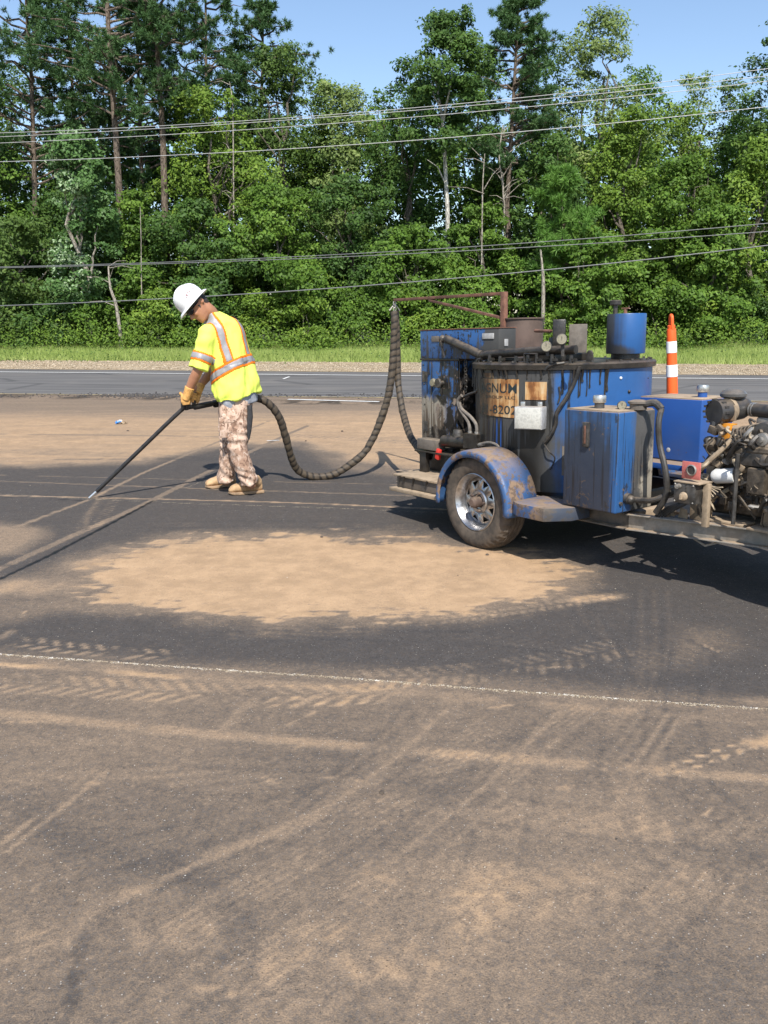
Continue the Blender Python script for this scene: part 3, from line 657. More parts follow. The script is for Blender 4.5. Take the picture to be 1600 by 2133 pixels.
# broadleaf trees
BL = [
 ('broadleaf_tree', 'leafy tree at the left edge of the picture, below the pines', -20, 110, 40, 2.6, 'mid', {}),
 ('broadleaf_tree', 'olive bushy tree at the left edge, under the lower wires', 60, 455, 36.5, 2.5, 'olive', {}),
 ('broadleaf_tree', 'dark green tree behind the silvery tree, at the foot of the first pine', 160, 400, 39, 2.4, 'deep', {}),
 ('silver_leaf_tree', 'slim silvery tree whose pale leaf undersides flash in the wind', 188, 268, 35.4, 1.5, 'silver', dict(silver=True, slim=.85, zb=.2, bark='dead', leaves=13000)),
 ('broadleaf_tree', 'narrow green tree between the silvery tree and the bare pine trunk', 300, 400, 37, 1.5, 'mid', dict(slim=.9)),
 ('broadleaf_tree', 'big light green tree just beside the bare reddish pine trunk', 455, 185, 39, 2.8, 'light', dict(leaves=19000)),
 ('broadleaf_tree', 'dense dark tree right behind the white hard hat', 420, 420, 36.6, 2.3, 'deep', {}),
 ('broadleaf_tree', 'tall olive tree whose crown slopes down towards the blue sky gap', 610, 95, 42, 2.7, 'olive', dict(leaves=18000)),
 ('broadleaf_tree', 'rounded green tree in the middle of the wood, left of the hose', 590, 390, 36.8, 2.5, 'mid', dict(leaves=17000)),
 ('broadleaf_tree', 'pale green tree at the low point of the skyline', 715, 175, 42.5, 2.2, 'pale', {}),
 ('broadleaf_tree', 'deep green tree straight above the hanging hose', 735, 370, 37.6, 2.3, 'deep', dict(leaves=17000)),
 ('broadleaf_tree', 'dark broad tree just left of the white-barked tree', 845, 130, 41, 2.0, 'deep', dict(leaves=16000)),
 ('broadleaf_tree', 'low leafy tree behind the tip of the rusty boom', 860, 470, 36.2, 2.0, 'mid', {}),
 ('broadleaf_tree', 'green tree between the white trunk and the vine-wrapped pine', 1000, 430, 37.4, 1.7, 'mid', {}),
 ('broadleaf_tree', 'tall pale tree with rounded crown right of the central pine', 1215, 22, 43.5, 2.5, 'pale', dict(leaves=17000, zb=.3)),
 ('broadleaf_tree', 'deep green tree between the central pine and the young pine', 1140, 290, 38.6, 2.0, 'deep', {}),
 ('broadleaf_tree', 'light green tree behind the small blue tank on the kettle', 1290, 225, 39, 2.5, 'light', dict(leaves=18000)),
 ('broadleaf_tree', 'leafy green tree directly above the orange traffic post', 1400, 330, 37.2, 2.2, 'mid', dict(leaves=16000)),
 ('broadleaf_tree', 'small hazy tree low on the skyline right of the sky gap', 1415, 150, 47, 1.9, 'pale', dict(leaves=9000, open_=.5)),
 ('broadleaf_tree', 'thin feathery tree on the skyline beside the tall right edge tree', 1490, 165, 46, 1.7, 'olive', dict(leaves=8000, open_=.6)),
 ('broadleaf_tree', 'tall tree rising out of the top right corner', 1610, -30, 40, 2.2, 'deep', dict(leaves=17000, zb=.25)),
 ('broadleaf_tree', 'bright leafy tree at the right edge under the crossing wires', 1545, 290, 37.2, 2.4, 'light', dict(leaves=17000)),
 ('broadleaf_tree', 'low dark tree behind the engine end of the trailer', 1480, 430, 35.8, 1.9, 'mid', {}),
 ('broadleaf_tree', 'low leafy tree behind the blue kettle, under the young pine', 1215, 480, 35.8, 1.9, 'mid', {}),
 ('broadleaf_tree', 'tall dim tree filling the gap behind the two tall pine trunks', 240, 60, 45, 2.9, 'deep', dict(leaves=12000)),
 ('broadleaf_tree', 'tall olive tree far back at left, behind the corner pine', 60, 130, 46, 2.8, 'olive', dict(leaves=11000)),
 ('broadleaf_tree', 'dim green tree far back, left of the tall olive tree', 500, 60, 45.5, 2.6, 'deep', dict(leaves=12000)),
 ('broadleaf_tree', 'mid-height tree far back at the dip of the skyline', 690, 165, 44, 2.3, 'light', dict(leaves=11000)),
 ('broadleaf_tree', 'feathery tree far back, just left of the white-barked tree', 790, 190, 44.5, 2.0, 'mid', dict(leaves=10000)),
 ('broadleaf_tree', 'leafy tree far back behind the white-barked tree', 985, 110, 44, 2.1, 'mid', dict(leaves=11000)),
 ('broadleaf_tree', 'green tree far back, right below the tall pale crown', 1300, 140, 45, 2.3, 'mid', dict(leaves=11000)),
 ('broadleaf_tree', 'low yellowish tree far back under the right sky gap', 1385, 215, 44, 2.3, 'light', dict(leaves=11000)),
 ('broadleaf_tree', 'green tree far back, left of the top right corner tree', 1520, 190, 44, 2.2, 'mid', dict(leaves=11000)),
 ('broadleaf_tree', 'dim tree far back between white-barked tree and tall pale tree', 1110, 90, 45, 2.4, 'deep', dict(leaves=11000)),
]
for i, (nm_, lb, px, py, dp, R, mt, kw) in enumerate(BL):
    broadleaf(nm_, lb, px, py, dp, R, mt, 100 + i, group=WOOD, **kw)
# the white-barked tree: bare forked stem below a high crown
bw = at(930, 690, 37.6); bw.z = 0
def rel(px, py, d=37.6, b=bw): q = at(px, py, d) - b; return (q.x, q.y, q.z)
wt = broadleaf('white_barked_tree', 'tall tree with forked white trunk in the middle of the wood', 930, 22, 37.6, 1.75, 'deep', 171, zb=.62, bark='white', leaves=15000, limbs=0, group=WOOD, trunk_r=.13,
               trunk_path=[rel(934, 690), rel(935, 560), rel(932, 430), rel(927, 330), rel(922, 250), rel(913, 190), rel(903, 150)])
wm = MB()
for pth, r0 in (([(923, 250), (930, 215), (938, 180), (945, 130)], .06), ([(925, 285), (912, 255), (898, 235), (885, 222)], .045), ([(930, 385), (912, 345), (890, 330)], .035), ([(928, 305), (905, 285), (888, 282)], .03), ([(918, 220), (905, 200), (900, 170)], .04)):
    q = [rel(x, y, 37.55 - .15 * i) for i, (x, y) in enumerate(pth)]; wm.tube(q, [r0 * (1 - .7 * i / (len(q) - 1)) for i in range(len(q))], 6)
wm.build('limb', BARK['white'], wt)
# dead stems and bare twigs standing in front of the leaves
def dead_stem(label, path, depth, r0, twigs=0, seed=1, bark='dead'):
    rr = random.Random(seed); b = at(*path[0], depth); b.z = -.03; root = empty('dead_stem', b); tag(root, label, 'dead tree')
    P = [(0, 0, 0)] + [tuple(at(x, y, depth) - b) for x, y in path[1:]]
    m = MB(); m.tube(smoothpath(P, 3), [r0 * (1 - .65 * i / (3 * (len(P) - 1))) for i in range(3 * (len(P) - 1) + 1)], 7); m.build('stem', BARK[bark], root)
    if twigs:
        for i in range(twigs):
            t = MB(); o = Vector(P[-1]) * rr.uniform(.55, 1); d = Vector((rr.uniform(-1, 1), rr.uniform(-.5, .1), rr.uniform(-.1, .7))) * rr.uniform(.6, 1.6)
            t.tube([o, o + d * .5 + Vector((0, 0, .1)), o + d], [.02, .013, .006], 5); t.build('twig', BARK[bark], root)
dead_stem('bent dead trunk leaning at the foot of the silvery tree', [(252, 690), (243, 640), (230, 600), (226, 555)], 34.6, .085, 5, 2)
dead_stem('thin straight pale stem between the silvery tree and the hard hat', [(297, 695), (295, 600), (294, 500), (292, 430)], 35.2, .028, 0, 3)
dead_stem('bare tangle of grey branches against the vine-wrapped pine', [(1060, 560), (1050, 420), (1040, 330), (1048, 260)], 38.6, .06, 26, 4)
dead_stem('thin forked grey stem between white trunk and vine-wrapped pine', [(1006, 560), (1005, 420), (1007, 360), (1010, 320)], 36.4, .035, 4, 5)
dead_stem('short stubby trunk under the lower wires behind the kettle', [(1132, 690), (1132, 600), (1130, 560), (1126, 520)], 34.8, .09, 0, 6)
dead_stem('bare silvery branches in the crown of the big light green tree', [(487, 690), (486, 300), (484, 210), (478, 170)], 38.2, .035, 9, 7)

# shrubs along the grass, each its own plant
SH = [(-10, 600, 'olive', 'olive shrub at the left edge, behind the grass'), (95, 625, 'deep', 'dark shrub at left, second from the picture edge'), (205, 610, 'mid', 'round shrub at the foot of the bent dead trunk'),
      (330, 600, 'light', 'light green shrub just left of the hard hat'), (395, 640, 'mid', 'low shrub hidden partly by the hard hat and face'), (545, 600, 'light', 'bright shrub right of the yellow shirt'), (640, 620, 'light', 'bright vine-covered shrub left of the hanging hose'), (740, 600, 'mid', 'green shrub right beside the hanging hose, to its left'),
      (860, 600, 'light', 'bright shrub under the rusty boom arm'), (970, 610, 'mid', 'shrub behind the top of the blue cabinet'), (1180, 610, 'light', 'shrub behind the grey box on the kettle lid'), (1250, 590, 'mid', 'shrub just left of the small blue tank'),
      (1375, 590, 'mid', 'shrub directly behind the orange traffic post'), (1465, 620, 'light', 'bright shrub right of the orange traffic post'), (1560, 600, 'deep', 'dark shrub at the right edge, behind the grass'), (1640, 590, 'mid', 'leafy shrub cut by the right edge of the picture')]
for i, (px, py, mt, lb) in enumerate(SH):
    r = np.random.default_rng(300 + i); dp = 34.6 + 1.2 * r.random(); b = at(px, 700, dp); b.z = -.03; Ht = at(px, py, dp).z; R = 1.15 + .35 * r.random()
    root = empty('shrub', b); tag(root, lb, 'shrub', 'shrubs along the grass verge')
    cl = []
    for q in range(20):
        t = r.random(); a = r.random() * 6.28; rad = R * (1 - .5 * t) * math.sqrt(r.random()); cr = .28 + .26 * r.random()
        cl.append(((rad * math.cos(a), rad * math.sin(a), max(.25, Ht * (t ** .8) - cr * .5)), (cr, cr, cr * .8), cr * cr))
    c_, n_, s_, t_ = clump_leaves(cl, 4800 / sum(c[2] for c in cl), r, .068); c_[:, 2] = np.maximum(c_[:, 2], .02)
    link('foliage', leaves_mesh('foliage', c_, n_, s_, .5, t_, r), LEAF[mt], root, smooth=False)
    st = MB()
    for q in range(6):
        c = cl[q][0]; st.tube(limb_path((0, 0, 0), c, r), [.03, .026, .022, .018, .014, .01, .006], 5)
    st.build('stem', BARK['grey'], root)
# thicket that closes the wood behind the trees (reads as one mass)
def thicket(name, label, d0, d1, ztop, n, per, ls, mat, seed, zmin=.2):
    r = np.random.default_rng(seed); cl = []
    for i in range(n):
        dp = d0 + (d1 - d0) * r.random(); px = -250 + 2100 * (i + r.random()) / n; x = (px - 800) / FPX * dp; cr = .6 + .7 * r.random()
        z = zmin + (ztop - zmin) * r.random(); cl.append(((x, dp, z), (cr, cr * .8, cr * .8), 1))
    c_, n_, s_, t_ = clump_leaves(cl, per, r, ls); c_[:, 2] = np.maximum(c_[:, 2], .02)
    return tag(link(name, leaves_mesh(name, c_, n_, s_, .55, np.clip(t_ - .08, 0, 1), r), LEAF[mat], smooth=False), label, 'thicket', kind='stuff')
thicket('undergrowth', 'dense dark undergrowth between the trunks of the wood', 37.5, 42, 4.5, 280, 150, .105, 'deep', 61)
thicket('undergrowth', 'mixed green thicket higher up between the tree crowns', 42, 46, 9.3, 330, 140, .125, 'mid', 62, 2.5)
thicket('far_wood', 'dark depth of the wood behind the front trees', 47, 52, 11.8, 380, 140, .18, 'deep', 63, 1.0)
# low weeds where the wood meets the grass
thicket('weeds', 'low tangled weeds between grass verge and wood', 33.2, 35.2, .75, 260, 90, .055, 'light', 64, .1)

thicket('verge_weeds', 'scattered weed tufts along the edge of the gravel shoulder', 29.0, 31.0, .14, 90, 46, .035, 'olive', 65, .04)
# grass verge: single blades in one mesh
r = np.random.default_rng(9); n = 120000
gx_ = r.uniform(-21, 21, n); t = r.random(n) ** .85; gn = 28.3 - .1015 * gx_; gf = 35.6 - .08 * gx_ ; gy_ = gn + (gf - gn) * t
tall = fbm(gx_ * .35, gy_ * .5, 3); hh = (.09 + .24 * sst(t, .0, .35) + .30 * sst(t, .6, 1) * tall) * (.5 + .75 * r.random(n)) * (.6 + .8 * tall)
bx_ = r.normal(size=n) * .35 * hh; by_ = r.normal(size=n) * .25 * hh; a = r.random(n) * 6.28; w = .010 + .010 * r.random(n)
keep = (t > .02 + .10 * fbm(gx_ * 1.3, gy_ * .2, 3)) | (r.random(n) < .15)
P = np.stack([np.stack([gx_ - np.cos(a) * w, gy_ - np.sin(a) * w, -.03 + 0 * a], 1), np.stack([gx_ + np.cos(a) * w, gy_ + np.sin(a) * w, -.03 + 0 * a], 1), np.stack([gx_ + bx_, gy_ + by_, hh], 1)], 1)[keep].reshape(-1, 3)
me = grid_mesh('grass', P, np.arange(len(P)).reshape(-1, 3)); tn = np.clip(.5 + .35 * (tall[keep] - .5) * 2 + .2 * r.normal(size=keep.sum()), 0, 1)
at_ = me.attributes.new('tint', 'FLOAT', 'POINT'); at_.data.foreach_set('value', np.repeat(tn, 3).astype(np.float32))
grass_mat = foliage_mat('grass_blades', (.23, .31, .07), (.38, .48, .13), (.56, .60, .24), .7, .35)
tag(link('grass', me, grass_mat, smooth=False), 'long bright green grass on the verge below the wood', 'grass', kind='stuff')

# ------------------------------------------------------------------ overhead wires (each spans the whole picture at the verge)
k = NT('aluminium_wire'); wire_l = k.bsdf(k.mix(k.noise(k.pos(), 3), (.36, .36, .36), (.48, .48, .47)), .5, .3)
k = NT('black_cable'); wire_d = k.bsdf(k.mix(k.noise(k.pos(), 3), (.10, .105, .11), (.16, .165, .17)), .5)
WIRES = [([277, 230, 143], .009, wire_l, 'topmost pale power wire crossing the picture'), ([285, 235, 158], .009, wire_l, 'second pale power wire from the top'), ([298, 249, 169], .009, wire_l, 'third pale power wire from the top'),
         ([337, 297, 222], .010, wire_l, 'fourth pale wire, alone below the upper three'), ([556, 525, 465], .012, wire_d, 'upper thin grey cable of the lower bundle'), ([558, 531, 482], .012, wire_d, 'second grey cable of the lower bundle'),
         ([637, 592, 511], .017, wire_d, 'lowest dark cable, passing behind the hard hat')]
for ys, rad, mt, lb in WIRES:
    co = np.polyfit([0, 800, 1600], ys, 2); P = []
    for px in np.linspace(-900, 2500, 90):
        dp = 27.6 - .10 * ((px - 800) / FPX * 27.6) * .9; P.append(at(px, float(np.polyval(co, px)), dp))
    m = MB(); m.tube(P, rad, 6); tag(m.build('overhead_wire', mt), lb, 'wire', 'overhead wires')
# ================================================================== CRACK SEALING TRAILER
TRH, TRP = math.radians(36), math.radians(2.0)
_Th = Vector((math.sin(TRH), -math.cos(TRH), 0)); TN = Vector((-math.cos(TRH), -math.sin(TRH), 0))
TT = _Th * math.cos(TRP) + Vector((0, 0, math.sin(TRP))); TZ = Vector((0, 0, math.cos(TRP))) - _Th * math.sin(TRP)
AXZ = .33
TO = Vector(gnd(986.6, 1046.6, AXZ)) - TZ * AXZ
TM = Matrix(((TT.x, -TN.x, TZ.x, TO.x), (TT.y, -TN.y, TZ.y, TO.y), (TT.z, -TN.z, TZ.z, TO.z), (0, 0, 0, 1)))
TMI = TM.inverted()
def TL(px, py, w):
    """point of the trailer (forward, across, up) seen at a pixel, on the plane `w` metres in from the near wheel"""
    r = TMI.to_3x3() @ Vector(ray(px, py)); c = TMI @ Vector((0, 0, CAMH)); t = (w - c.y) / r.y
    return c + r * t
trailer = empty('sealant_trailer'); trailer.matrix_world = TM
tag(trailer, 'blue tar-stained crack sealing trailer with kettle, tanks and engine', 'trailer')

TAR = (.013, .012, .011)
def layered(name, base, layers, dust=.8, seed=0.0, rough=.42, var=.2):
    """paint, then stains laid over it one by one: layers are (mask(k, N), colour_a, colour_b, roughness)"""
    k = NT(name); raw = k.pos(); p = k.map(raw, loc=(seed, seed * .7, seed * .3)); X = k.xyz(raw)
    class N: pass
    N.u, N.w, N.z = X[0], X[1], X[2]
    N.run = k.noise(k.map(p, (26, 26, 1.1)), 1.0, 4, .55); N.run2 = k.noise(k.map(p, (60, 60, 2.2), loc=(5, 2, 1)), 1.0, 3, .5)
    N.big = k.noise(p, 2.6, 4, .55); N.mid = k.noise(p, 8, 5, .6, .4); N.flake = k.noise(p, 30, 4, .6, .6); N.fine = k.noise(p, 95, 3, .6)
    s = k.node('ShaderNodeMath', operation='ADD')
    N.s = k.math('ADD', k.math('MULTIPLY', k.math('SUBTRACT', X[0], KC[0]), EV[0]), k.math('MULTIPLY', k.math('SUBTRACT', X[1], KC[1]), EV[1]))
    c = k.mix(N.mid, tuple(x * (1 - var) for x in base), tuple(min(1, x * (1 + var)) for x in base)); r = rough
    for fn, ca, cb, rg in layers:
        mk = fn(k, N); c = k.mix(mk, c, k.mix(N.mid, ca, cb)); r = k.math('ADD', k.math('MULTIPLY', mk, rg), k.math('MULTIPLY', k.math('SUBTRACT', 1.0, mk), r))
    dm = k.math('MULTIPLY', k.sstep(k.nz(), .45, .95), k.math('MULTIPLY', k.sstep(k.noise(p, 7, 5, .65), .22, .50), dust), clamp=True)
    c = k.mix(dm, c, k.mix(N.fine, (.22, .155, .11), (.34, .25, .175)))
    r = k.math('ADD', k.math('ADD', r, k.math('MULTIPLY', k.math('SUBTRACT', N.flake, .5), .2)), k.math('MULTIPLY', dm, .4), clamp=True)
    return k.bsdf(c, r, 0, .40, k.bump(k.math('ADD', N.flake, k.math('MULTIPLY', N.fine, .5)), .16, .004))
def th(k, v, lo, hi): return k.sstep(v, lo, hi)
def add(k, *v):
    r = v[0]
    for x in v[1:]: r = k.math('ADD', r, x)
    return r
def mul(k, *v):
    r = v[0]
    for x in v[1:]: r = k.math('MULTIPLY', r, x)
    return r
BLUE = (.024, .098, .275)
KC, KR = (-.03, .90), .635
EV, FV = (.743, .669), (.669, -.743)
FILM = ((.040, .040, .040), (.075, .073, .069), .55); TARL = ((.010, .0095, .009), (.024, .022, .020), .33); RUSTL = ((.12, .055, .03), (.24, .14, .085), .8)
CHIPL = ((.06, .045, .035), (.16, .11, .08), .7); PALE = ((.20, .165, .12), (.44, .40, .33), .75); BROWN = ((.085, .062, .042), (.16, .12, .085), .75)
M = {}
# kettle: tar-grey flank on the burner side, clean blue towards the front, black runs between
M['kettle'] = layered('kettle_paint', BLUE, [
    (lambda k, N: th(k, add(k, mul(k, N.s, -1.6), mul(k, N.big, .9), mul(k, N.run, .35)), .52, .80), *FILM),
    (lambda k, N: mul(k, th(k, add(k, mul(k, N.run, .7), mul(k, N.mid, .35)), .58, .66), th(k, N.s, .30, .02)), *TARL),
    (lambda k, N: mul(k, th(k, add(k, N.run, mul(k, N.z, -.55)), -.04, .06), th(k, N.s, -.05, -.18)), *TARL),
    (lambda k, N: mul(k, th(k, N.run, .52, .60), th(k, N.z, .92, .84), th(k, N.s, -.52, -.44), th(k, N.s, -.28, -.36)), (.012, .06, .22), (.02, .09, .32), .4),
    (lambda k, N: mul(k, th(k, N.run2, .66, .70), th(k, N.z, .7, 1.2), .8), *TARL)], seed=1)
M['cab'] = layered('cabinet_paint', (.028, .088, .23), [
    (lambda k, N: mul(k, th(k, add(k, mul(k, N.run, .6), mul(k, N.mid, .4), mul(k, th(k, N.z, 1.02, .94), .16)), .46, .58), th(k, N.u, -.76, -.88), th(k, N.z, 1.02, .97)), *PALE),
    (lambda k, N: mul(k, th(k, add(k, N.run2, mul(k, th(k, N.z, 1.0, .7), .12)), .52, .60), th(k, N.z, 1.06, .98)), *BROWN),
    (lambda k, N: th(k, add(k, N.mid, mul(k, th(k, N.u, -.98, -.84), .20), mul(k, th(k, N.z, .90, 1.0), th(k, N.z, 1.16, 1.06), .12)), .60, .70), *TARL),
    (lambda k, N: mul(k, th(k, N.run2, .60, .66), th(k, N.z, .98, 1.1)), *TARL),
    (lambda k, N: mul(k, th(k, add(k, N.big, N.mid), 1.06, 1.16), th(k, N.u, -.98, -.92)), (.16, .12, .09), (.26, .21, .17), .7),
    (lambda k, N: th(k, N.flake, .62, .68), *CHIPL)], seed=3)
M['hood'] = layered('hood_paint', (.028, .092, .25), [
    (lambda k, N: th(k, add(k, N.flake, mul(k, N.run2, .6), mul(k, N.big, .25)), .98, 1.06), *TARL),
    (lambda k, N: th(k, add(k, N.mid, mul(k, th(k, N.u, -.46, -.34), .4)), .62, .72), *FILM),
    (lambda k, N: mul(k, th(k, add(k, N.run, mul(k, th(k, N.z, 1.5, 1.34), .1)), .58, .66), .9), *FILM)], seed=8)
M['hyd'] = layered('hydraulic_tank_paint', (.026, .092, .24), [
    (lambda k, N: mul(k, th(k, add(k, N.big, mul(k, N.run, .5), mul(k, th(k, N.z, .98, .66), .42)), .62, .90), th(k, N.u, 1.10, 1.05), .92), (.018, .023, .036), (.042, .047, .058), .42),
    (lambda k, N: mul(k, th(k, N.u, 1.085, 1.11), th(k, add(k, N.w, mul(k, N.run, .26), mul(k, N.mid, .10)), .40, .48)), (.050, .050, .050), (.105, .10, .095), .6),
    (lambda k, N: mul(k, th(k, N.u, 1.085, 1.11), th(k, add(k, N.w, mul(k, N.z, -.25), mul(k, N.mid, .35)), .38, .44), th(k, N.z, .86, .74)), *PALE),
    (lambda k, N: mul(k, th(k, N.u, 1.085, 1.11), th(k, add(k, N.w, mul(k, N.z, .35), mul(k, N.mid, .35)), .66, .60), th(k, N.z, .78, .70), th(k, N.w, .22, .30)), *FILM),
    (lambda k, N: mul(k, th(k, N.run2, .57, .64), .85), (.012, .013, .018), (.026, .027, .032), .42),
    (lambda k, N: mul(k, th(k, add(k, N.mid, mul(k, N.run, .5)), .86, .96), .8), (.012, .012, .013), (.03, .028, .026), .4),
    (lambda k, N: mul(k, th(k, add(k, N.flake, mul(k, N.big, .4)), .84, .88), .8), *CHIPL)], seed=5)
M['fuel'] = layered('fuel_tank_paint', (.020, .080, .29), [(lambda k, N: mul(k, th(k, add(k, N.flake, mul(k, N.big, .3)), .84, .88), .6), *CHIPL), (lambda k, N: mul(k, th(k, N.big, .5, .8), .25), (.06, .09, .18), (.1, .12, .2), .6)], dust=1.2, seed=12, rough=.45, var=.1)
M['fender'] = layered('fender_paint', (.040, .095, .22), [
    (lambda k, N: th(k, add(k, N.mid, mul(k, N.big, .5)), .72, .84), (.15, .10, .065), (.27, .185, .12), .85),
    (lambda k, N: mul(k, th(k, add(k, N.flake, mul(k, N.mid, .4)), .74, .79), .9), *CHIPL),
    (lambda k, N: mul(k, th(k, N.u, .62, .72), .8), *FILM)], dust=.62, seed=2)
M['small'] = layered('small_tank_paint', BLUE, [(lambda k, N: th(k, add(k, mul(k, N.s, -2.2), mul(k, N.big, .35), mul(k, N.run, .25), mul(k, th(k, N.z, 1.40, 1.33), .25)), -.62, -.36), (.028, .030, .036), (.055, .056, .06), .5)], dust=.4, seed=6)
M['tar'] = simple('tarred_steel', (.014, .013, .012), .38, var=.5, scale=18, dust=.25, bump=.5)
M['tarhose'] = simple('black_rubber', (.022, .021, .020), .5, var=.4, scale=25, dust=.35)
M['greyhose'] = simple('dusty_hydraulic_hose', (.14, .125, .11), .7, var=.3, scale=30, dust=.4)
M['rust'] = simple('rusty_steel', (.155, .070, .045), .8, var=.35, scale=12, dust=.2, bump=.4)
M['brown'] = simple('brown_heat_scaled_steel', (.085, .055, .045), .7, var=.25, scale=6, dust=.5)
M['frame'] = simple('frame_black_dusty', (.045, .045, .046), .6, var=.4, scale=9, dust=1.0, grime=.3, dcol=(.42, .31, .21))
M['tanframe'] = simple('dusty_tan_steel', (.30, .225, .15), .85, var=.3, scale=14, dust=.7, grime=.35, dcol=(.45, .34, .23))
M['silver'] = simple('weathered_aluminium', (.62, .61, .58), .38, .85, var=.15, scale=30, dust=.25)
M['chrome'] = simple('dirty_chrome', (.46, .46, .47), .33, .95, var=.25, scale=16, dust=.2, grime=.5)
M['white'] = simple('white_enamel', (.78, .78, .76), .35, var=.06, scale=8, dust=.1)
M['cover'] = simple('dirty_white_cover', (.52, .51, .46), .5, var=.18, scale=30, grime=.3)
M['boxwhite'] = simple('stained_white_box', (.40, .40, .40), .55, var=.2, scale=22, grime=.35, dust=.5)
M['red'] = simple('red_plastic', (.62, .035, .025), .45, var=.2, scale=20, grime=.2)
M['redpanel'] = simple('faded_red_panel', (.50, .13, .11), .6, var=.25, scale=24, dust=.4, grime=.2)
M['orange'] = simple('orange_bracket_paint', (.70, .27, .02), .5, var=.15, scale=14, dust=.35)
M['grime'] = simple('greasy_machine_metal', (.06, .048, .036), .6, .2, var=.6, scale=22, dust=.7, grime=.5, bump=.6)
M['darkmetal'] = simple('dark_machine_metal', (.05, .048, .046), .5, .3, var=.5, scale=20, dust=.45, bump=.4)
M['lightmetal'] = simple('bare_cast_metal', (.36, .34, .31), .5, .6, var=.35, scale=20, dust=.3, grime=.4)
M['plastic'] = simple('black_plastic', (.030, .030, .031), .42, var=.25, scale=14, dust=.3)
M['domegrey'] = simple('grey_dome_plastic', (.085, .085, .085), .3, var=.2, scale=14, dust=.3)
M['wire'] = simple('tan_wire', (.36, .29, .20), .7, var=.3, scale=40, dust=.3)
M['face'] = simple('gauge_face', (.24, .215, .15), .4, var=.3, scale=60, grime=.5)
M['greybox'] = simple('grey_brown_box', (.12, .105, .09), .7, var=.35, scale=10, dust=.6, grime=.4)
M['peeled'] = simple('beam_worn_grey', (.24, .225, .20), .6, .1, var=.3, scale=12, dust=1.0, grime=.3, dcol=(.45, .33, .22))
k = NT('tyre_rubber'); p = k.pos(); n1 = k.noise(p, 14, 5, .6); n2 = k.noise(p, 90, 3, .6)
c = k.mix(k.sstep(n1, .25, .7), (.045, .040, .035), (.115, .092, .072)); M['tyre'] = k.bsdf(c, .85, 0, .3, k.bump(n2, .25, .003))
k = NT('rusted_sign'); p = k.pos(); st = k.noise(k.map(p, (22, 22, 3)), 1, 5, .65); n1 = k.noise(p, 10, 5, .6); n2 = k.noise(p, 50, 4, .6)
c = k.ramp(k.math('ADD', k.math('MULTIPLY', st, .6), k.math('MULTIPLY', n1, .4)), [(.28, (.035, .022, .014)), (.42, (.22, .085, .025)), (.52, (.48, .27, .11)), (.62, (.62, .47, .28)), (.78, (.68, .60, .46))])
xs = k.xyz(p); sg = k.math('ADD', k.math('MULTIPLY', k.math('SUBTRACT', xs[0], KC[0]), EV[0]), k.math('MULTIPLY', k.math('SUBTRACT', xs[1], KC[1]), EV[1]))
drk = k.math('ADD', k.sstep(sg, -.40, -.56), k.math('MULTIPLY', k.math('SUBTRACT', n1, .5), 1.2), clamp=True)
c = k.mix(drk, c, (.035, .030, .024)); c = k.mix(k.sstep(k.noise(k.map(p, (30, 30, 2), loc=(4, 0, 0)), 1, 4, .6), .60, .68), c, (.03, .026, .02))
M['sign'] = k.bsdf(c, .6, 0, .35, k.bump(n2, .2, .003))
k = NT('sign_lettering'); p = k.pos(); n1 = k.noise(p, 30, 4, .6); M['letter'] = k.bsdf(k.mix(k.sstep(n1, .5, .65), (.012, .022, .026), (.06, .05, .035)), .55)

def P(mb, name, mat, parent=trailer, bevel=.004, **kw): return mb.build(name, M[mat] if isinstance(mat, str) else mat, parent, bevel=bevel, **kw)
def part(name, mat, fn, parent=trailer, bevel=.004, **kw):
    m = MB(); fn(m); return P(m, name, mat, parent, bevel, **kw)

# ---- chassis
def channel(path, z0, z1, t=.008, fl=.045, inward=1):
    """C-channel along a plan path [(u,w)...]: web and two flanges turned outward"""
    m = MB()
    for (a, b) in zip(path[:-1], path[1:]):
        a = Vector((*a, 0)); b = Vector((*b, 0)); d = (b - a).normalized(); n = Vector((d.y, -d.x, 0)) * inward
        for (o0, o1, h0, h1) in ((0, -t, z0, z1), (-t, fl, z1 - t, z1 + .0), (-t, fl, z0, z0 + t)):
            q = []
            for h in (h0, h1):
                for pnt, o in ((a, o0), (b, o0), (b, o1), (a, o1)): q.append(pnt + n * o + Vector((0, 0, h)))
            m.add(q, [(0, 3, 2, 1), (4, 5, 6, 7), (0, 1, 5, 4), (1, 2, 6, 5), (2, 3, 7, 6), (3, 0, 4, 7)])
    return m
P(channel([(-1.25, .30), (1.07, .30)], .285, .385), 'frame_rail', 'frame', bevel=.002)
P(channel([(1.075, .30), (3.30, .88)], .285, .385), 'frame_rail', 'peeled', bevel=.002)
P(channel([(-1.25, 1.50), (1.07, 1.50)], .285, .385, inward=-1), 'frame_rail', 'frame', bevel=.002)
P(channel([(1.075, 1.50), (3.30, .92)], .285, .385, inward=-1), 'frame_rail', 'frame', bevel=.002)
for u_, a, b in ((-1.2, .31, 1.49), (-.6, .31, 1.49), (.2, .31, 1.49), (.66, .31, 1.49), (1.03, .31, 1.49), (1.62, .46, 1.34), (2.25, .63, 1.17)):
    part('cross_member', 'tanframe', lambda m: m.bb((u_ - .03, a, .295), (u_ + .03, b, .372)))
part('coupler', 'frame', lambda m: (m.bb((3.22, .84, .30), (3.55, .96, .40)), m.ball((3.6, .9, .34), (.07, .06, .055))))
part('tongue_jack', 'frame', lambda m: (m.cyl((2.9, .72, .10), (2.9, .72, .75), .03), m.cyl((2.9, .72, .03), (2.9, .72, .10), .08, .08), m.cyl((2.9, .72, .75), (2.9, .60, .78), .012)))
part('axle', 'darkmetal', lambda m: m.cyl((0, .15, AXZ), (0, 1.65, AXZ), .035))
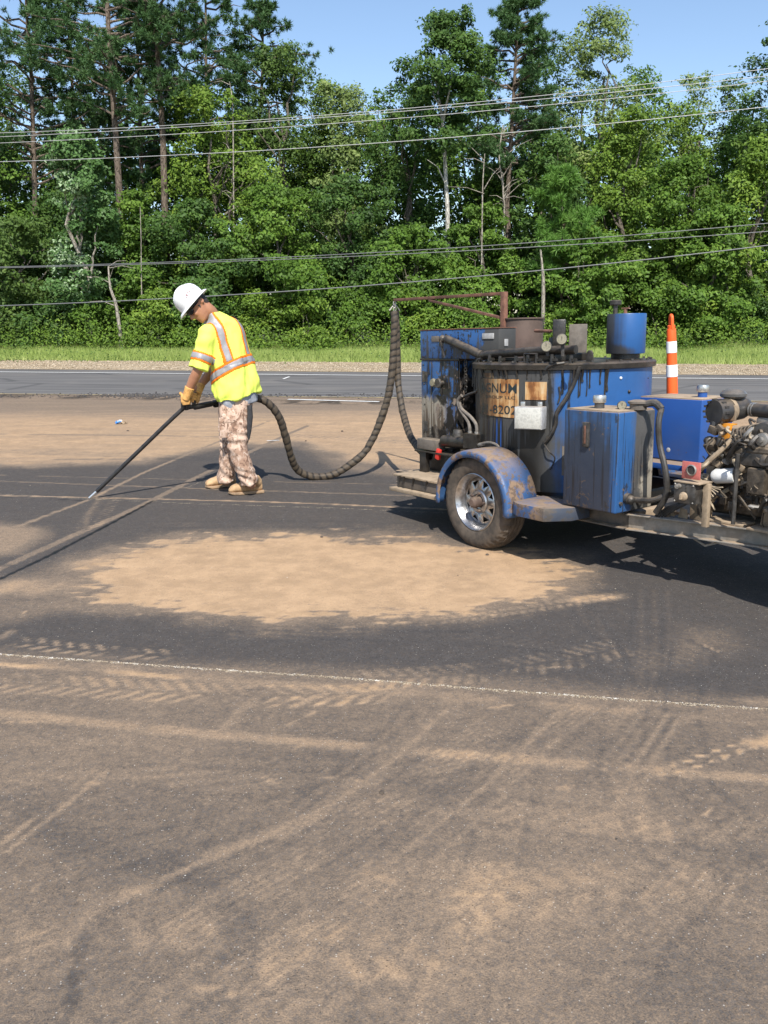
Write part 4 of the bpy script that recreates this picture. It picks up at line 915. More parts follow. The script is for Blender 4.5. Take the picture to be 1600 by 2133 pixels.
part('under_bracket', 'peeled', lambda m: m.tube([(1.42, .43, .28), (1.52, .43, .24), (1.62, .46, .285)], .008, 6))

# ---- wheels
def make_wheel(w0, sgn, parent, u0=0.0, z0=AXZ):
    """w0 = outer sidewall plane, sgn = +1 when inboard is +w"""
    R_, B = .338, .215
    hold = empty('wheel'); hold.parent = parent; hold.location = (u0, w0, z0)
    prof = [(.197, .018), (.205, .010), (.225, .002), (.262, -.004), (.292, .0), (.312, .010), (.326, .024), (.334, .040), (R_, .060), (R_, B - .06), (.334, B - .04), (.312, B - .01), (.262, B + .004), (.205, B - .01), (.197, B - .018)]
    m = MB(); n = 120; pts = []; mm = len(prof)
    for i, (r_, h_) in enumerate(prof):
        for q in range(n):
            a = 2 * math.pi * q / n; rr = r_
            if 5 <= i <= 11 and (q % 3 == (0 if i % 2 else 1)): rr -= .010
            pts.append((rr * math.cos(a), sgn * h_, rr * math.sin(a)))
    m.add(pts, [(i * n + q, i * n + (q + 1) % n, (i + 1) * n + (q + 1) % n, (i + 1) * n + q) for i in range(mm - 1) for q in range(n)])
    P(m, 'tyre', 'tyre', hold, 0, angle=28)
    m = MB()
    for h0, dr in ((.075, 0), (.107, 0), (.14, 0)):    # circumferential tread ribs
        m.lathe([(R_ - .004, sgn * (h0 - .011)), (R_ + .003, sgn * (h0 - .010)), (R_ + .003, sgn * (h0 + .010)), (R_ - .004, sgn * (h0 + .011))], axis=1, n=60, cap=False)
    P(m, 'tread_rib', 'tyre', hold, 0)['kind'] = 'stuff'
    m = MB(); m.lathe([(.199, sgn * .016), (.204, sgn * .008), (.198, sgn * .004), (.190, sgn * .012), (.182, sgn * .030), (.172, sgn * .042), (.168, sgn * .085), (.160, sgn * .1), (.160, sgn * .19), (.19, sgn * .2), (.2, sgn * .2)], axis=1, n=56, cap=False)
    P(m, 'rim', 'chrome', hold, 0, angle=50)
    # pressed steel disc with eight triangular windows
    m = MB(); pt = []; fc = []; ns = 8; yo = sgn * .070; yi = sgn * .050
    for s_ in range(ns):
        a0 = 2 * math.pi * s_ / ns; da = 2 * math.pi / ns
        def pp(r_, f, y): a = a0 + da * f; return (r_ * math.cos(a), y, r_ * math.sin(a))
        o = len(pt)
        pt += [pp(.085, 0, yi), pp(.085, .5, yi), pp(.085, 1, yi), pp(.105, .5, yi + sgn * .004), pp(.150, .20, yo), pp(.150, .80, yo), pp(.169, 0, yo), pp(.169, .33, yo), pp(.169, .66, yo), pp(.169, 1, yo)]
        fc += [(o, o + 1, o + 3), (o + 1, o + 2, o + 3), (o, o + 3, o + 4), (o, o + 4, o + 6), (o + 4, o + 7, o + 6), (o + 4, o + 5, o + 8, o + 7), (o + 5, o + 9, o + 8), (o + 3, o + 2, o + 5), (o + 2, o + 9, o + 5)]
    m.add(pt, fc)
    d_ = P(m, 'wheel_disc', 'chrome', hold, 0, angle=25); sm = d_.modifiers.new('thick', 'SOLIDIFY'); sm.thickness = .004; sm.offset = 0
    m = MB(); m.lathe([(.086, sgn * .050), (.075, sgn * .040), (.055, sgn * .040), (.050, sgn * .050), (.042, sgn * .052)], axis=1, n=32, cap=False); P(m, 'hub_flange', 'chrome', hold, 0)
    m = MB(); m.lathe([(.040, sgn * .06), (.040, sgn * .005), (.036, sgn * -.012), (.024, sgn * -.022), (.0, sgn * -.024)], axis=1, n=24); P(m, 'hub_cap', 'brown', hold, 0)
    for q in range(5):
        a = 2 * math.pi * q / 5; m = MB(); m.cyl((.064 * math.cos(a), sgn * .042, .064 * math.sin(a)), (.064 * math.cos(a), sgn * .022, .064 * math.sin(a)), .009, n=6); P(m, 'lug_nut', 'brown', hold, 0)
    m = MB(); m.lathe([(.0, sgn * .10), (.14, sgn * .10), (.14, sgn * .16), (.0, sgn * .16)], axis=1, n=28); P(m, 'brake_drum', 'darkmetal', hold, 0)
    return hold
make_wheel(0.0, 1, trailer); make_wheel(1.80, -1, trailer)
sw = make_wheel(.0, 1, trailer, 0, 0); sw.name = 'shadow_caster_wheel'; sw.location = (2.34, .36, .62); sw.rotation_euler = (0, .4, .30)  # unseen wheel beyond the right edge, added to cast a rounded ground shadow
part('shadow_caster_bracket', 'frame', lambda m: (m.bb((2.30, .44, .40), (2.36, .66, .44)), m.bb((2.30, .44, .40), (2.36, .48, .66))))  # made-up bracket that carries the added shadow-casting wheel

# ---- fenders
def make_fender(w_out, sgn):
    m = MB(); R0 = .372; sec = [(-.035, -.045), (-.040, -.015), (-.030, .0), (0, .004), (.11, .006), (.235, .004)]; A = np.linspace(math.radians(-6), math.radians(186), 34); pt = []
    for a in A:
        for (dw, dr) in sec: pt.append(((R0 + dr) * math.cos(a), w_out + sgn * dw, AXZ - .01 + (R0 + dr) * math.sin(a)))
    ns = len(sec); m.add(pt, [(i * ns + j, (i + 1) * ns + j, (i + 1) * ns + j + 1, i * ns + j + 1) for i in range(len(A) - 1) for j in range(ns - 1)])
    f = P(m, 'fender', 'fender', trailer, 0, angle=50); s_ = f.modifiers.new('thick', 'SOLIDIFY'); s_.thickness = .005; s_.offset = 0
    return f
make_fender(0.0, 1); make_fender(1.80, -1)
part('fender_step', 'fender', lambda m: m.prism([(.395, -.01), (.47, -.05), (.70, -.05), (.80, .10), (.80, .27), (.395, .27)], 2, .315, .400))
part('fender_step', 'fender', lambda m: m.prism([(.395, 1.81), (.47, 1.85), (.70, 1.85), (.80, 1.70), (.80, 1.53), (.395, 1.53)], 2, .315, .400))

# ---- rear platform
part('rear_platform', 'tanframe', lambda m: m.bb((-1.04, .08, .385), (-.42, .60, .402)))
part('platform_box', 'frame', lambda m: m.bb((-1.02, .10, .300), (-.42, .58, .384)))
part('platform_edge', 'tanframe', lambda m: m.bb((-1.06, .05, .268), (-.42, .60, .296)))
for i in (0, 1, 3, 6):
    part('tar_drip', 'tar', lambda m: m.tube([(-.95 + i * .055 + random.uniform(-.015, .015), .077, .395), (-.95 + i * .055, .075, .385 - random.uniform(.02, .055))], [.012, .004], 6), bevel=0)
part('pump_base', 'tar', lambda m: m.prism([(-.98, .405), (-.62, .405), (-.70, .60), (-.90, .60)], 1, .40, .60))
part('base_frame', 'frame', lambda m: m.bb((-1.10, .47, .40), (-.70, 1.33, .60)))

# ---- rear cabinet and hood
cab = part('burner_cabinet', 'cab', lambda m: m.bb((-1.135, .45, .60), (-.685, 1.35, 1.278)), bevel=.006)
part('cabinet_roof', 'brown', lambda m: m.bb((-1.14, .445, 1.278), (-.68, 1.355, 1.290)), cab, .002)
hood = part('control_hood', 'hood', lambda m: m.bb((-1.14, .448, 1.294), (-.23, .62, 1.512)), bevel=.006)
part('hood_rim', 'rust', lambda m: m.bb((-1.145, .444, 1.5125), (-.226, .624, 1.520)), hood, .002)
part('hood_seam', 'tar', lambda m: m.bb((-1.142, .443, 1.279), (-.66, .452, 1.294)), hood, .001)
q = TL(907, 706, .445); part('maker_plate', 'greybox', lambda m: m.bb((q.x - .045, .441, q.z - .022), (q.x + .045, .447, q.z + .022)), hood, .001)
q = TL(1017, 700, .445); part('maker_plate', 'boxwhite', lambda m: m.bb((q.x - .06, .441, q.z - .02), (q.x + .06, .447, q.z + .02)), hood, .001)
q = TL(1056, 712, .5); part('light_switch', 'boxwhite', lambda m: m.bb((-.228, .50, q.z - .03), (-.222, .535, q.z + .02)), hood, .001)
q = TL(904, 797, .44); part('cabinet_knob', 'face', lambda m: m.lathe([(.03, 0), (.034, -.012), (.028, -.03), (0, -.032)], (q.x, .448, q.z), 1, 20), cab, 0)
part('cabinet_valve', 'darkmetal', lambda m: (m.cyl((q.x + .10, .45, q.z), (q.x + .10, .40, q.z), .018, n=10), m.lathe([(.035, -.06), (.04, -.055), (.04, -.045), (.03, -.045)], (q.x + .10, .45, q.z), 1, 8)), cab, 0)
for i, (px, py) in enumerate(((882, 760), (884, 800), (885, 842), (886, 885), (904, 748), (925, 750))):
    v_ = TL(px, py, .45); part('rivet', 'tar', lambda m: m.ball((v_.x, .449, v_.z), .007, 8, 6), cab, 0)
# handle bars at the hood
q = TL(922, 706, .43); e = TL(926, 745, .42)
part('hood_latch', 'darkmetal', lambda m: (m.tube([q, (q.x + .01, .40, q.z - .02), e], .007, 6), m.ball((q.x, .43, q.z), .03, 10, 8), m.cyl((q.x - .03, .445, q.z), (q.x + .05, .42, q.z), .015, n=8)), hood, 0)

# ---- kettle
ket = part('kettle', 'kettle', lambda m: m.lathe([(KR - .05, .36), (KR, .40), (KR, 1.235)], (*KC, 0), 2, 96), bevel=0)
part('kettle_lid', 'tar', lambda m: m.lathe([(KR + .006, 1.225), (KR + .022, 1.230), (KR + .026, 1.262), (KR + .012, 1.274), (KR - .08, 1.278), (0, 1.285)], (*KC, 0), 2, 96), ket, 0)
part('kettle_skirt', 'tar', lambda m: m.lathe([(KR - .12, .31), (KR - .03, .31), (KR - .045, .37)], (*KC, 0), 2, 64), ket, 0)
def kp(s, z, dr=0.0):
    """point on the kettle wall: s metres to the side of the part that faces the photographer"""
    a = math.atan2(FV[1], FV[0]) + math.asin(s / KR); return Vector((KC[0] + (KR + dr) * math.cos(a), KC[1] + (KR + dr) * math.sin(a), z))
def kpatch(s0, s1, z0, z1, dr, n=18, jag=0.0, bend=0.0):
    a0 = math.asin(s0 / KR); a1 = math.asin(s1 / KR); m = MB(); pts = []; rr = random.Random(4)
    for d_ in (dr, .001):
        for i in range(n + 1):
            s = KR * math.sin(a0 + (a1 - a0) * i / n); j0 = rr.uniform(-jag, jag); j1 = rr.uniform(-jag, jag)
            pts += [kp(s, z0 + j0 + bend * (1 - i / n), d_), kp(s, z1 + j1, d_)]
    o = 2 * (n + 1); F = [(2 * i, 2 * i + 2, 2 * i + 3, 2 * i + 1) for i in range(n)] + [(o + 2 * i, o + 2 * i + 1, o + 2 * i + 3, o + 2 * i + 2) for i in range(n)]
    F += [(2 * i, o + 2 * i, o + 2 * i + 2, 2 * i + 2) for i in range(n)] + [(2 * i + 1, 2 * i + 3, o + 2 * i + 3, o + 2 * i + 1) for i in range(n)] + [(0, 1, o + 1, o), (2 * n, o + 2 * n, o + 2 * n + 1, 2 * n + 1)]
    m.add(pts, F); return m
def SS(px): return (px - 1168.5) / 168.5 * KR
P(kpatch(SS(1016), SS(1093), .900, 1.165, .006, jag=.002, bend=.012), 'sign_plate', 'sign', ket, 0)
P(kpatch(SS(1105), SS(1143), 1.030, 1.150, .006, 10), 'warning_plate', 'sign', ket, 0)
P(kpatch(SS(1024), SS(1044), 1.172, 1.205, .005, 6), 'warning_plate', 'sign', ket, 0)
def kettle_text(txt, px0, px1, z0, h, name='lettering'):
    cu = bpy.data.curves.new('txt', 'FONT'); cu.body = txt; cu.size = 1; cu.offset = .006; cu.resolution_u = 3; o = bpy.data.objects.new('txt', cu); COL.objects.link(o)
    dg = bpy.context.evaluated_depsgraph_get(); me = bpy.data.meshes.new_from_object(o.evaluated_get(dg)); bpy.data.objects.remove(o); bpy.data.curves.remove(cu)
    bm = bmesh.new(); bm.from_mesh(me); bmesh.ops.remove_doubles(bm, verts=bm.verts, dist=1e-4); bmesh.ops.triangulate(bm, faces=bm.faces); bmesh.ops.subdivide_edges(bm, edges=[e_ for e_ in bm.edges if e_.calc_length() > .12], cuts=2, use_grid_fill=False); bmesh.ops.triangulate(bm, faces=bm.faces)
    xs = [v.co.x for v in bm.verts]; ys = [v.co.y for v in bm.verts]; x0, x1, y0, y1 = min(xs), max(xs), min(ys), max(ys)
    a0, a1 = math.asin(SS(px0) / KR), math.asin(SS(px1) / KR)
    for v in bm.verts:
        t = (v.co.x - x0) / (x1 - x0); hh = (v.co.y - y0) / (y1 - y0)
        v.co = kp(KR * math.sin(a0 + (a1 - a0) * t), z0 + hh * h, .0076)
    bm.to_mesh(me); bm.free(); me.name = name
    return link(name, me, M['letter'], ket, smooth=False)
kettle_text('AGNUM', 1019, 1090, 1.070, .066)
kettle_text('GROUP LLC', 1030, 1088, 1.030, .020)
kettle_text('31-8202', 1022, 1091, .925, .060)
# white junction box on the kettle wall
cb = kp(SS(1120), .915, .062); ang = math.atan2(FV[1], FV[0]) + math.asin(SS(1116) / KR); RB = Matrix.Rotation(ang + math.pi / 2, 3, 'Z')
jb = part('junction_box', 'boxwhite', lambda m: m.box(cb, (.195, .095, .150), RB), ket, .005)
part('box_cover', 'cover', lambda m: m.box(cb + RB @ Vector((0, -.050, 0)), (.180, .006, .138), RB), jb, .002)
for sx in (-1, 1):
    part('box_bracket', 'silver', lambda m: m.box(cb + RB @ Vector((sx * .06, .02, .09)), (.03, .02, .03), RB), jb, .002)
rt_ = random.Random(5)
for i in range(22):
    px_ = rt_.uniform(1020, 1260); s0_ = SS(px_); L_ = rt_.uniform(.03, .20) ** 1.2 + .02; L_ = min(L_, .03) if px_ < 1146 else L_; w_ = rt_.uniform(.004, .010)
    part('tar_run', 'tar', lambda m: m.tube([kp(s0_, 1.232, .012), kp(s0_, 1.20, .004), kp(s0_ + rt_.uniform(-.004, .004), 1.20 - L_ * .6, .003), kp(s0_, 1.20 - L_, .003)], [w_, w_, w_ * .8, w_ * 1.15], 6), ket, 0)
for i in range(14):
    v_ = TL(rt_.uniform(884, 990), 752, .45); L_ = rt_.uniform(.04, .28); w_ = rt_.uniform(.004, .009)
    part('tar_run', 'tar', lambda m: m.tube([(v_.x, .452, v_.z), (v_.x, .447, v_.z - L_ * .5), (v_.x + rt_.uniform(-.006, .006), .447, v_.z - L_)], [w_, w_ * .8, w_ * 1.2], 6), cab, 0)
# bolts round the rim of the lid and hinges on the cabinet
for i in range(36):
    a_ = 2 * math.pi * i / 36; part('lid_bolt', 'darkmetal', lambda m: m.cyl((KC[0] + (KR - .012) * math.cos(a_), KC[1] + (KR - .012) * math.sin(a_), 1.276), (KC[0] + (KR - .012) * math.cos(a_), KC[1] + (KR - .012) * math.sin(a_), 1.288), .009, n=6), ket, 0)
for z_ in (.75, 1.15): part('cabinet_hinge', 'darkmetal', lambda m: (m.bb((-1.10, .440, z_ - .04), (-1.05, .449, z_ + .04)), m.cyl((-1.10, .441, z_ - .045), (-1.10, .441, z_ + .045), .008, n=8)), cab, 0)
# grab rods, gauges and fittings on the wall and lid
part('sight_rod', 'silver', lambda m: m.tube([TL(1006, 866, .33), TL(1007, 905, .33)], .007, 8), bevel=0)
def gauge(name, c, r_, parent=trailer):
    f = Vector((FV[0], FV[1], .1)).normalized(); m = MB(); c = Vector(c)
    m.tube([c - f * .022, c + f * .010], r_, 22); g_ = P(m, name, 'darkmetal', parent, .002)
    m = MB(); m.tube([c + f * .010, c + f * .0125], r_ * .86, 22); P(m, 'gauge_dial', 'face', g_, 0)
    m = MB(); m.tube([c + f * .0135, c + f * .0136 + Vector((0, 0, 1)) * r_ * .55], .0016, 4); P(m, 'needle', 'tar', g_, 0)
gauge('temperature_gauge', TL(1138, 722, .34), .036); gauge('temperature_gauge', TL(1170, 707, .36), .036)
part('gauge_stem', 'darkmetal', lambda m: m.cyl(TL(1172, 715, .39), TL(1172, 742, .39), .012, n=8), bevel=0)
part('gauge_stem', 'darkmetal', lambda m: m.cyl(TL(1140, 728, .39), TL(1141, 742, .39), .012, n=8), bevel=0)
part('insulated_pipe', 'tarhose', lambda m: m.tube(smoothpath([TL(930, 706, .41), TL(965, 722, .41), TL(1003, 740, .41)], 4), .032, 12), bevel=0)
part('insulated_pipe', 'tar', lambda m: m.tube(smoothpath([TL(1003, 741, .41), TL(1030, 737, .41), TL(1080, 734, .42), TL(1128, 731, .43), TL(1200, 728, .48)], 4), .030, 12), bevel=0)
part('discharge_pipe', 'tar', lambda m: m.tube(smoothpath([TL(1003, 748, .36), TL(994, 752, .36), TL(993, 780, .36), TL(996, 812, .36), TL(975, 822, .36), TL(958, 832, .36)], 4), .011, 8), bevel=0)
part('lid_hatch', 'tar', lambda m: (m.bb((-.02, .50, 1.28), (.26, .86, 1.33)), m.bb((-.30, .44, 1.28), (-.06, .60, 1.305))), bevel=.006)
for px, py, w_ in ((1020, 742, .36), (1042, 745, .34), (1075, 745, .33), (1100, 743, .32), (1118, 742, .34), (1150, 742, .36), (1190, 744, .36)):
    v_ = TL(px, py, w_); part('lid_fitting', 'tar', lambda m: (m.cyl((v_.x, v_.y, 1.275), (v_.x, v_.y, v_.z + .012), .016, .010, 8), m.box((v_.x + .02, v_.y, 1.297), (.045, .02, .018))), bevel=0)
q = TL(1108, 742, .34); part('lid_handle', 'tar', lambda m: m.tube([(q.x - .07, q.y, 1.28), (q.x - .07, q.y, 1.335), (q.x + .05, q.y, 1.335), (q.x + .05, q.y, 1.28)], .008, 6), bevel=0)
part('float_switch_box', 'tar', lambda m: m.box(TL(1165, 697, .52), (.085, .085, .20), Matrix.Rotation(.7, 3, 'Z')), bevel=.008)
part('grey_vent_box', 'greybox', lambda m: m.box(TL(1204, 705, .66), (.12, .10, .19), Matrix.Rotation(.72, 3, 'Z')), bevel=.004)
part('motor_arm', 'rust', lambda m: m.tube([TL(1115, 689, .62), TL(1148, 690, .56)], .012, 8), bevel=0)
part('motor_mount', 'darkmetal', lambda m: m.cyl((.16, .62, 1.28), (.16, .62, 1.44), .05, n=14), bevel=.003)
q = TL(1228, 730, .62); part('lifting_lug', 'darkmetal', lambda m: m.prism([(q.x - .03, 1.28), (q.x + .03, 1.28), (q.x + .026, 1.335), (q.x + .012, 1.352), (q.x - .012, 1.352), (q.x - .026, 1.335)], 1, q.y, q.y + .012), bevel=.002)
# small blue tank on the lid
st_ = part('expansion_tank', 'small', lambda m: m.lathe([(0, 1.318), (.130, 1.318), (.134, 1.325), (.134, 1.585), (.131, 1.592), (0, 1.592)], (.385, 1.09, 0), 2, 48), bevel=0)
part('tank_foot', 'tar', lambda m: m.lathe([(.10, 1.283), (.10, 1.318)], (.385, 1.09, 0), 2, 24), st_, 0)
q = TL(1282, 650, 1.10); part('vent_cap', 'darkmetal', lambda m: (m.cyl((q.x, q.y, 1.592), (q.x, q.y, 1.655), .015, n=12), m.lathe([(.034, 1.655), (.040, 1.660), (.040, 1.685), (.034, 1.690), (0, 1.69)], (q.x, q.y, 0), 2, 20)), st_, 0)
q = TL(1303, 648, 1.12); part('drain_valve', 'rust', lambda m: (m.cyl((q.x, q.y, 1.592), (q.x, q.y, 1.625), .013, n=8), m.box((q.x, q.y, 1.632), (.06, .018, .010))), st_, 0)
# stack and hose boom
part('exhaust_stack', 'brown', lambda m: m.lathe([(.17, 1.29), (.17, 1.585), (.182, 1.588), (.182, 1.598), (0, 1.602)], (-.735, 1.19, 0), 2, 48), bevel=0)
TIP = TMI @ Vector((.102, 8.263, 1.726))
pb = TL(1050, 640, 1.02); BT = Vector((pb.x, 1.02, 1.800))
boom = part('hose_boom', 'rust', lambda m: m.box((pb.x, 1.02, 1.545), (.044, .044, .52)), bevel=.003)
def bar(m, a, b, s):
    a = Vector(a); b = Vector(b); d = (b - a); m.box((a + b) / 2, (d.length, s, s), d.to_track_quat('X', 'Z').to_matrix())
a1 = Vector((pb.x, 1.02, 1.792)); part('boom_arm', 'rust', lambda m: bar(m, a1 + Vector((.0, .0, 0)), TIP + Vector((0, 0, .01)), .025), boom, .002)
fr = (1050 - 893) / (1050 - 822.0); br = a1 + (TIP - a1) * (fr * .93); part('boom_brace', 'rust', lambda m: bar(m, br - Vector((0, 0, .015)), (pb.x - .03, 1.02, 1.602), .022), boom, .002)
for i in range(3):
    part('chain_link', 'lightmetal', lambda m: m.tube([TIP + Vector((.012 * math.cos(a) * (1 if i % 2 else .2), .012 * math.cos(a) * (.2 if i % 2 else 1), -.02 - i * .030 + .022 * math.sin(a))) for a in np.linspace(0, 2 * math.pi, 13)], .005, 6, cap=False), boom, 0)

# ---- pump, valves and hoses at the tail
part('pump_block', 'greybox', lambda m: m.box(TL(898, 925, .33), (.24, .10, .085)), bevel=.008)
part('pump_body', 'tar', lambda m: (m.cyl(TL(925, 918, .34), TL(975, 922, .34), .045, n=14), m.box(TL(990, 918, .33), (.15, .11, .11)), m.cyl(TL(985, 945, .33), TL(1030, 938, .33), .030, n=12)), bevel=0)
part('pump_shelf', 'tar', lambda m: m.bb((-1.02, .28, .565), (-.15, .50, .578)), bevel=.002)
part('pump_post', 'tar', lambda m: m.bb((-.98, .30, .40), (-.90, .34, .565)), bevel=.002)
part('pump_post', 'tar', lambda m: m.bb((-.46, .28, .40), (-.42, .33, .565)), bevel=.002)
part('gear_motor', 'darkmetal', lambda m: (m.cyl(TL(955, 912, .36), TL(955, 895, .36), .05, .04, 12), m.box(TL(945, 920, .37), (.10, .10, .07))), bevel=.003)
part('valve_handle', 'red', lambda m: m.box(TL(913, 946, .30), (.045, .03, .085), Matrix.Rotation(.25, 3, 'Y')), bevel=.008)
part('valve_stem', 'darkmetal', lambda m: m.cyl(TL(912, 932, .31), TL(912, 922, .31), .014, n=8), bevel=0)
for i, pth in enumerate(([(979, 902), (976, 880), (960, 855), (954, 835), (962, 824)], [(993, 903), (992, 885), (980, 868), (962, 852), (957, 838)])):
    part('hydraulic_hose', 'greyhose', lambda m: m.tube(smoothpath([TL(x, y, .33) for x, y in pth], 5), .013, 8), bevel=0)
    x, y = pth[0]; part('hose_fitting', 'lightmetal', lambda m: m.cyl(TL(x, y - 4, .33), TL(x, y + 9, .33), .016, n=8), bevel=0)
part('hydraulic_hose', 'greyhose', lambda m: m.tube(smoothpath([TL(1000, 926, .30), TL(1020, 922, .28), TL(1037, 928, .27), TL(1043, 942, .27)], 5), .013, 8), bevel=0)
part('hose_fitting', 'lightmetal', lambda m: m.cyl(TL(998, 927, .30), TL(1012, 924, .295), .016, n=8), bevel=0)
part('chain', 'tar', lambda m: [m.tube([Vector((TL(970, 752 + i * 6.2, .435))) + Vector((.010 * math.cos(a) * (1 if i % 2 else .25), .006 * math.cos(a), .014 * math.sin(a))) for a in np.linspace(0, 6.283, 9)], .0035, 5, cap=False) for i in range(11)], bevel=0)['kind'] = 'stuff'
# wire loom on the kettle's flank
part('wire_loom', 'tarhose', lambda m: m.tube(smoothpath([kp(SS(1197), 1.25, .03), kp(SS(1190), 1.15, .02), kp(SS(1176), 1.04, .02), kp(SS(1162), .95, .03), kp(SS(1160), .87, .03), kp(SS(1152), .80, .03), kp(SS(1140), .74, .02)], 5), .014, 8), ket, 0)
part('wire_loom', 'tarhose', lambda m: m.tube(smoothpath([kp(SS(1172), 1.275, .02), kp(SS(1150), 1.262, .03), kp(SS(1140), 1.23, .02)], 5), .010, 8), ket, 0)
part('loose_wire', 'tarhose', lambda m: m.tube(smoothpath([kp(SS(1140), .74, .02), kp(SS(1150), .69, .05), kp(SS(1160), .64, .03), kp(SS(1152), .56, .02)], 5), .005, 6), ket, 0)
part('loose_wire', 'tarhose', lambda m: m.tube(smoothpath([kp(SS(1164), 1.12, .008), kp(SS(1166), 1.06, .008), kp(SS(1163), 1.01, .008)], 5), .006, 6), ket, 0)
P(kpatch(SS(1172), SS(1236), .52, .72, .004, 10), 'heat_shield', 'greybox', ket, 0)
for s_, z_, r_ in ((SS(1271), 1.165, .010), (SS(1287), 1.07, .012), (SS(1324), 1.15, .005), (SS(1230), .95, .006)):
    part('weld_spot', 'white' if z_ == 1.165 else 'tar', lambda m: m.ball(kp(s_, z_, .001), (r_, r_, r_), 10, 8), ket, 0)
# ---- hydraulic tank
hyd = part('hydraulic_tank', 'hyd', lambda m: m.bb((.70, .12, .405), (1.115, .465, 1.008)), bevel=.012, seg=3)
part('tank_top', 'tanframe', lambda m: m.bb((.712, .132, 1.0085), (1.103, .453, 1.0135)), hyd, .001)
q = TL(1222, 905, .115)
part('sight_glass', 'darkmetal', lambda m: m.bb((q.x - .022, .100, q.z - .075), (q.x + .022, .1205, q.z + .075)), hyd, .004)
part('sight_tube', 'rust', lambda m: m.bb((q.x - .007, .094, q.z - .055), (q.x + .007, .101, q.z + .055)), hyd, .003)
def filler(px, py, w, z0, parent, neck):
    v = TL(px, py, w); c = (v.x, w, 0); m = MB(); m.lathe([(.030, z0), (.030, z0 + .035)], c, 2, 20); n_ = P(m, 'filler_neck', neck, parent, 0)
    m = MB(); n2 = 28; pr = [(.036, z0 + .035), (.040, z0 + .040), (.040, z0 + .072), (.036, z0 + .080), (0, z0 + .083)]
    pts = []
    for i, (r_, h_) in enumerate(pr):
        for q_ in range(n2):
            a = 6.2832 * q_ / n2; rr = r_ - (.003 if (1 <= i <= 2 and q_ % 2) else 0); pts.append((c[0] + rr * math.cos(a), c[1] + rr * math.sin(a), h_))
    m.add(pts, [(i * n2 + q_, i * n2 + (q_ + 1) % n2, (i + 1) * n2 + (q_ + 1) % n2, (i + 1) * n2 + q_) for i in range(len(pr) - 1) for q_ in range(n2)]); P(m, 'filler_cap', 'silver', n_, 0)
filler(1249, 842, .24, 1.012, hyd, 'frame')
q = TL(1330, 840, .32); part('filter_head', 'greybox', lambda m: m.lathe([(.050, 1.013), (.050, 1.045), (.062, 1.05), (.062, 1.062), (.03, 1.07), (0, 1.07)], (q.x, .32, 0), 2, 24), hyd, 0)
gauge('filter_gauge', (q.x - .08, .27, 1.035), .028)
part('suction_elbow', 'darkmetal', lambda m: m.tube(smoothpath([(q.x + .04, .32, 1.045), (q.x + .10, .34, 1.055), (q.x + .14, .35, 1.02)], 4), .022, 10), hyd, 0)
e0 = Vector((q.x + .14, .35, 1.02))
part('suction_hose', 'tarhose', lambda m: m.tube(smoothpath([e0, TL(1372, 880, .30), TL(1374, 925, .30), TL(1386, 980, .28), TL(1388, 1030, .28), TL(1366, 1068, .28)], 6), .018, 10), bevel=0)
part('return_hose', 'tarhose', lambda m: m.tube(smoothpath([(1.115, .22, .49), TL(1325, 1041, .25), TL(1360, 1042, .26), TL(1390, 1030, .30), TL(1420, 1012, .34)], 5), .018, 10), bevel=0)
part('return_elbow', 'darkmetal', lambda m: (m.cyl((1.113, .22, .49), (1.14, .22, .49), .034, n=12), m.ball((1.145, .22, .485), .028, 10, 8)), hyd, 0)
part('tank_plug', 'darkmetal', lambda m: m.cyl((1.113, .33, .455), (1.135, .33, .455), .022, n=6), hyd, 0)
part('tank_plug', 'darkmetal', lambda m: m.cyl((1.113, .16, .465), (1.128, .16, .465), .012, n=6), hyd, 0)
# ---- fuel tank on its raised deck
deck = part('fuel_deck', 'fuel', lambda m: m.bb((.60, .86, .575), (1.36, 1.52, .612)), bevel=.003)
for lo_, hi_ in (((.66, .90, .385), (.70, .94, .575)), ((1.26, .90, .372), (1.30, .94, .575)), ((.66, 1.44, .385), (.70, 1.48, .575)), ((1.26, 1.36, .372), (1.30, 1.40, .575))): part('deck_leg', 'frame', lambda m: m.bb(lo_, hi_), deck, .002)
fuel = part('fuel_tank', 'fuel', lambda m: m.bb((.585, 1.0, .616), (1.075, 1.36, 1.028)), bevel=.008, seg=3)
part('tank_top', 'tanframe', lambda m: m.bb((.593, 1.008, 1.0285), (1.067, 1.352, 1.0325)), fuel, .001)
filler(1464, 815, 1.16, 1.032, fuel, 'fuel')
q = TL(1392, 937, .998); part('paint_scar', 'boxwhite', lambda m: m.lathe([(.016, 0), (.012, -.002), (0, -.0025)], (q.x, .9995, q.z), 1, 9), fuel, 0)

# ---- engine
eng = part('engine_block', 'grime', lambda m: (m.bb((1.56, .52, .44), (2.22, .92, .80)), m.bb((1.60, .56, .80), (2.18, .88, .93)), m.bb((1.50, .56, .50), (1.56, .90, .82))), bevel=.012)
part('valve_cover', 'lightmetal', lambda m: m.bb((1.66, .62, .93), (2.14, .84, .985)), eng, .02)
for i in range(4): part('exhaust_runner', 'grime', lambda m: m.tube(smoothpath([(1.68 + i * .13, .55, .86), (1.68 + i * .13, .48, .86), (1.72 + i * .12, .45, .82)], 3), .022, 8), eng, 0)
part('exhaust_manifold', 'grime', lambda m: m.tube([(1.66, .45, .815), (2.2, .45, .815)], .032, 10), eng, 0)
part('flywheel_housing', 'tanframe', lambda m: m.lathe([(.20, 1.44), (.215, 1.45), (.215, 1.50), (.18, 1.51), (.05, 1.51)], (0, .72, .68), 0, 32), eng, 0)
